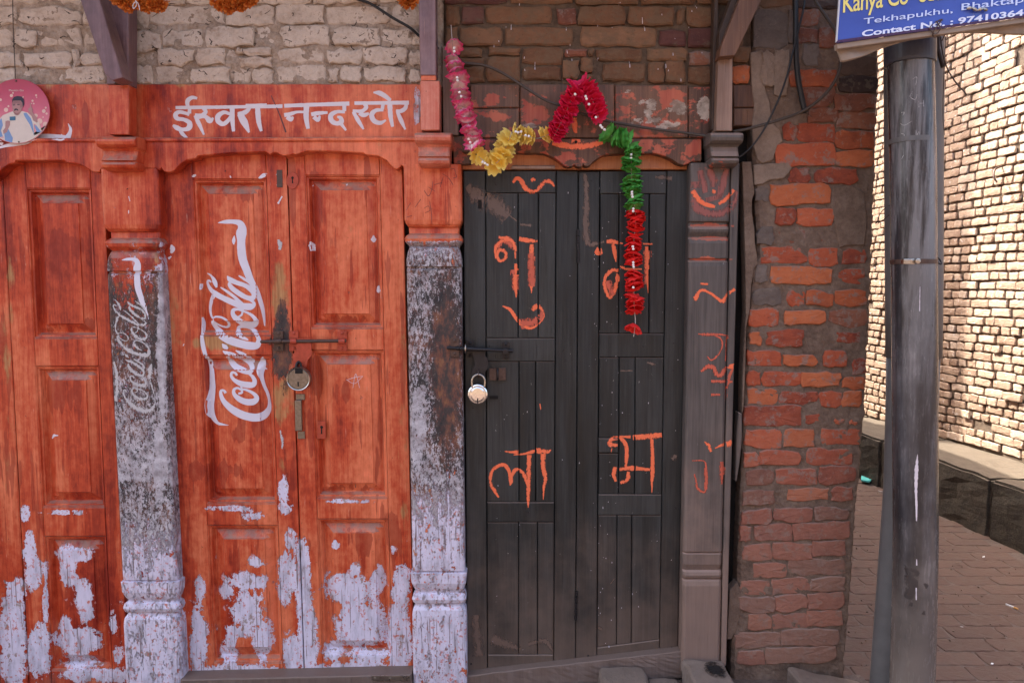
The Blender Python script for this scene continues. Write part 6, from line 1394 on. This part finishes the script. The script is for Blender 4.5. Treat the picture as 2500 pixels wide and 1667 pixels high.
rock(X(1466, -.12), X(1582, -.12), -.24, -.03, -.03, P(1520, 1626, -.03).z, 'stone', "squarish grey stone on the ground before the black door", seed=1)
rock(X(1676, -.12), X(1778, -.12), -.24, -.045, -.03, P(1725, 1608, -.045).z, 'stone', "soot blackened stone with a hollow at the foot of the grey post", seed=2)
rock(X(1944, -.12), X(2130, -.12), -.30, -.03, -.03, P(2000, 1622, -.03).z, 'stone', "flat sloping stone slab at the foot of the brick corner", seed=3, tilt=-.22)
rock(X(1590, -.12), X(1668, -.12), -.26, -.04, -.03, P(1630, 1650, -.04).z, 'stone', "low flat stone between the two bigger stones", seed=5)
zs = P(1725, 1608, -.045).z + .0035; cs_ = Vector((X(1742), -.125, zs)); vs = [cs_]; fs = []; at = [(0, 0, 0, 1)]
for r_ in (1, 2, 3, 4):
    for k in range(24): vs.append(cs_ + Vector((.040 * r_ / 4 * math.cos(k * math.pi / 12), .058 * r_ / 4 * math.sin(k * math.pi / 12), .002 * mn.noise(Vector((r_, k, 0)))))); at.append((r_ / 4, 0, 0, 1))
fs += [(0, 1 + k, 1 + (k + 1) % 24) for k in range(24)]
for r_ in range(3): fs += [(1 + r_ * 24 + k, 1 + (r_ + 1) * 24 + k, 1 + (r_ + 1) * 24 + (k + 1) % 24, 1 + r_ * 24 + (k + 1) % 24) for k in range(24)]
tag(link("soot_patch", vs, fs, 'soot', None, attrs=('stroke', at), surf=False, fix=False), "charred sooty patch on top of the blackened stone", "soot")
# earth and rubble strip
vs = []; fs = []; nx, ny = 90, 14
for j in range(ny + 1):
    for i in range(nx + 1):
        x_ = -.9 + (XR + .1 + .9) * i / nx; y_ = -.5 + .52 * j / ny
        vs.append((x_, y_, .004 + .060 * min(1, j / 6) * (1 if x_ > .1 else .3) + .012 * mn.noise(Vector((x_ * 9, y_ * 9, 0))) + .006 * mn.noise(Vector((x_ * 40, y_ * 40, 2)))))
for j in range(ny):
    for i in range(nx): a = j * (nx + 1) + i; fs.append((a, a + 1, a + nx + 2, a + nx + 1))
o = link("earth_bank", vs, fs, 'ground', surf=False); o['kind'] = 'structure'
mb = MB(); c = P(2470, 1482, 0); 
def onground(px, py, z0=.012):
    u = (px - 1250) / F; v = -(py - 833.5) / F; dz = -SP + v * CP; dy = CP + v * SP; t = (z0 - EZ) / dz; return Vector((u * t, dy * t - D, z0))
a, b = onground(2456, 1474, .018), onground(2485, 1486, .018); m = a + (b - a) * .68
t = thing("cigarette_end", "white cigarette end with a tan filter lying on the alley paving", "litter", tuple(a))
MB().tube([a, m], .004, 8).link("paper", 'cig_white', t, surf=False); MB().tube([m, b], .0041, 8).link("filter", 'cig_tan', t, surf=False)
a = onground(2105, 1166, .02); mb = MB(); q = [onground(x, y, .02) for x, y in ((2103, 1160), (2112, 1157), (2135, 1168), (2122, 1178), (2102, 1174))]; mb.put(q + [p + Vector((0, 0, .012)) for p in q], [(0, 1, 2, 3, 4), (9, 8, 7, 6, 5)] + [(i, (i + 1) % 5, 5 + (i + 1) % 5, 5 + i) for i in range(5)])
tag(mb.link("plastic_scrap", 'teal', surf=False), "small turquoise plastic scrap at the far end of the alley floor", "litter")
a = onground(2400, 1300, .0); mb = MB(); k = 2.78
q = [(2362, 1278, 0), (2408, 1304, 0), (2408, 1282, .06), (2381, 1248, .14)]
pts = [onground(x, y, 0) if z_ == 0 else None for x, y, z_ in q]; pts[2] = pts[1] + Vector((.02, .02, .08)); pts[3] = (pts[0] + pts[1]) / 2 + Vector((.05, .03, .19))
mb.put(pts + [p + Vector((.015, .006, 0)) for p in pts], [(0, 1, 2, 3), (7, 6, 5, 4)] + [(i, (i + 1) % 4, 4 + (i + 1) % 4, 4 + i) for i in range(4)])
tag(mb.link("slate_piece", 'slate', surf=False), "broken pointed slate leaning against the ledge", "slate")
rd = random.Random(21); mb = MB()
for i in range(110):
    p = onground(rd.uniform(2060, 2500), rd.uniform(1180, 1667), .0); r = rd.uniform(.002, .006)
    if p.x > 2.8 or p.y < -1: continue
    bm = bmesh.new(); bmesh.ops.create_icosphere(bm, subdivisions=1, radius=r)
    for v in bm.verts: v.co = v.co * rd.uniform(.6, 1.3) + p + Vector((0, 0, .016))
    mb.bm(bm)
for i in range(16):
    p = onground(rd.uniform(2070, 2500), rd.uniform(1190, 1640), .004)
    if p.x > 2.75 or p.y < -.9: continue
    a_ = rd.uniform(0, 6.3); l_ = rd.uniform(.006, .016); d_ = Vector((math.cos(a_), math.sin(a_), .1)) * l_; n_ = Vector((-d_.y, d_.x, .002)) * rd.uniform(.3, .8)
    m2 = MB(); b_ = p + Vector((0, 0, .006)); m2.put([b_ - d_, b_ + n_, b_ + d_, b_ - n_, b_ - d_ + Vector((0, 0, .002)), b_ + n_ + Vector((0, 0, .002)), b_ + d_ + Vector((0, 0, .002)), b_ - n_ + Vector((0, 0, .002))], [(0, 1, 2, 3), (4, 5, 6, 7), (0, 1, 5, 4), (1, 2, 6, 5), (2, 3, 7, 6), (3, 0, 4, 7)])
    sc_ = m2.link("litter_scrap", rd.choice(['cig_white', 'mortar', 'teal' if i == 3 else 'cig_white', 'lightwood']), surf=False); sc_.parent = ap; sc_['kind'] = 'thing'
o = mb.link("grit", 'mortar', surf=False); o['kind'] = 'stuff'
print("objects", len(bpy.data.objects))
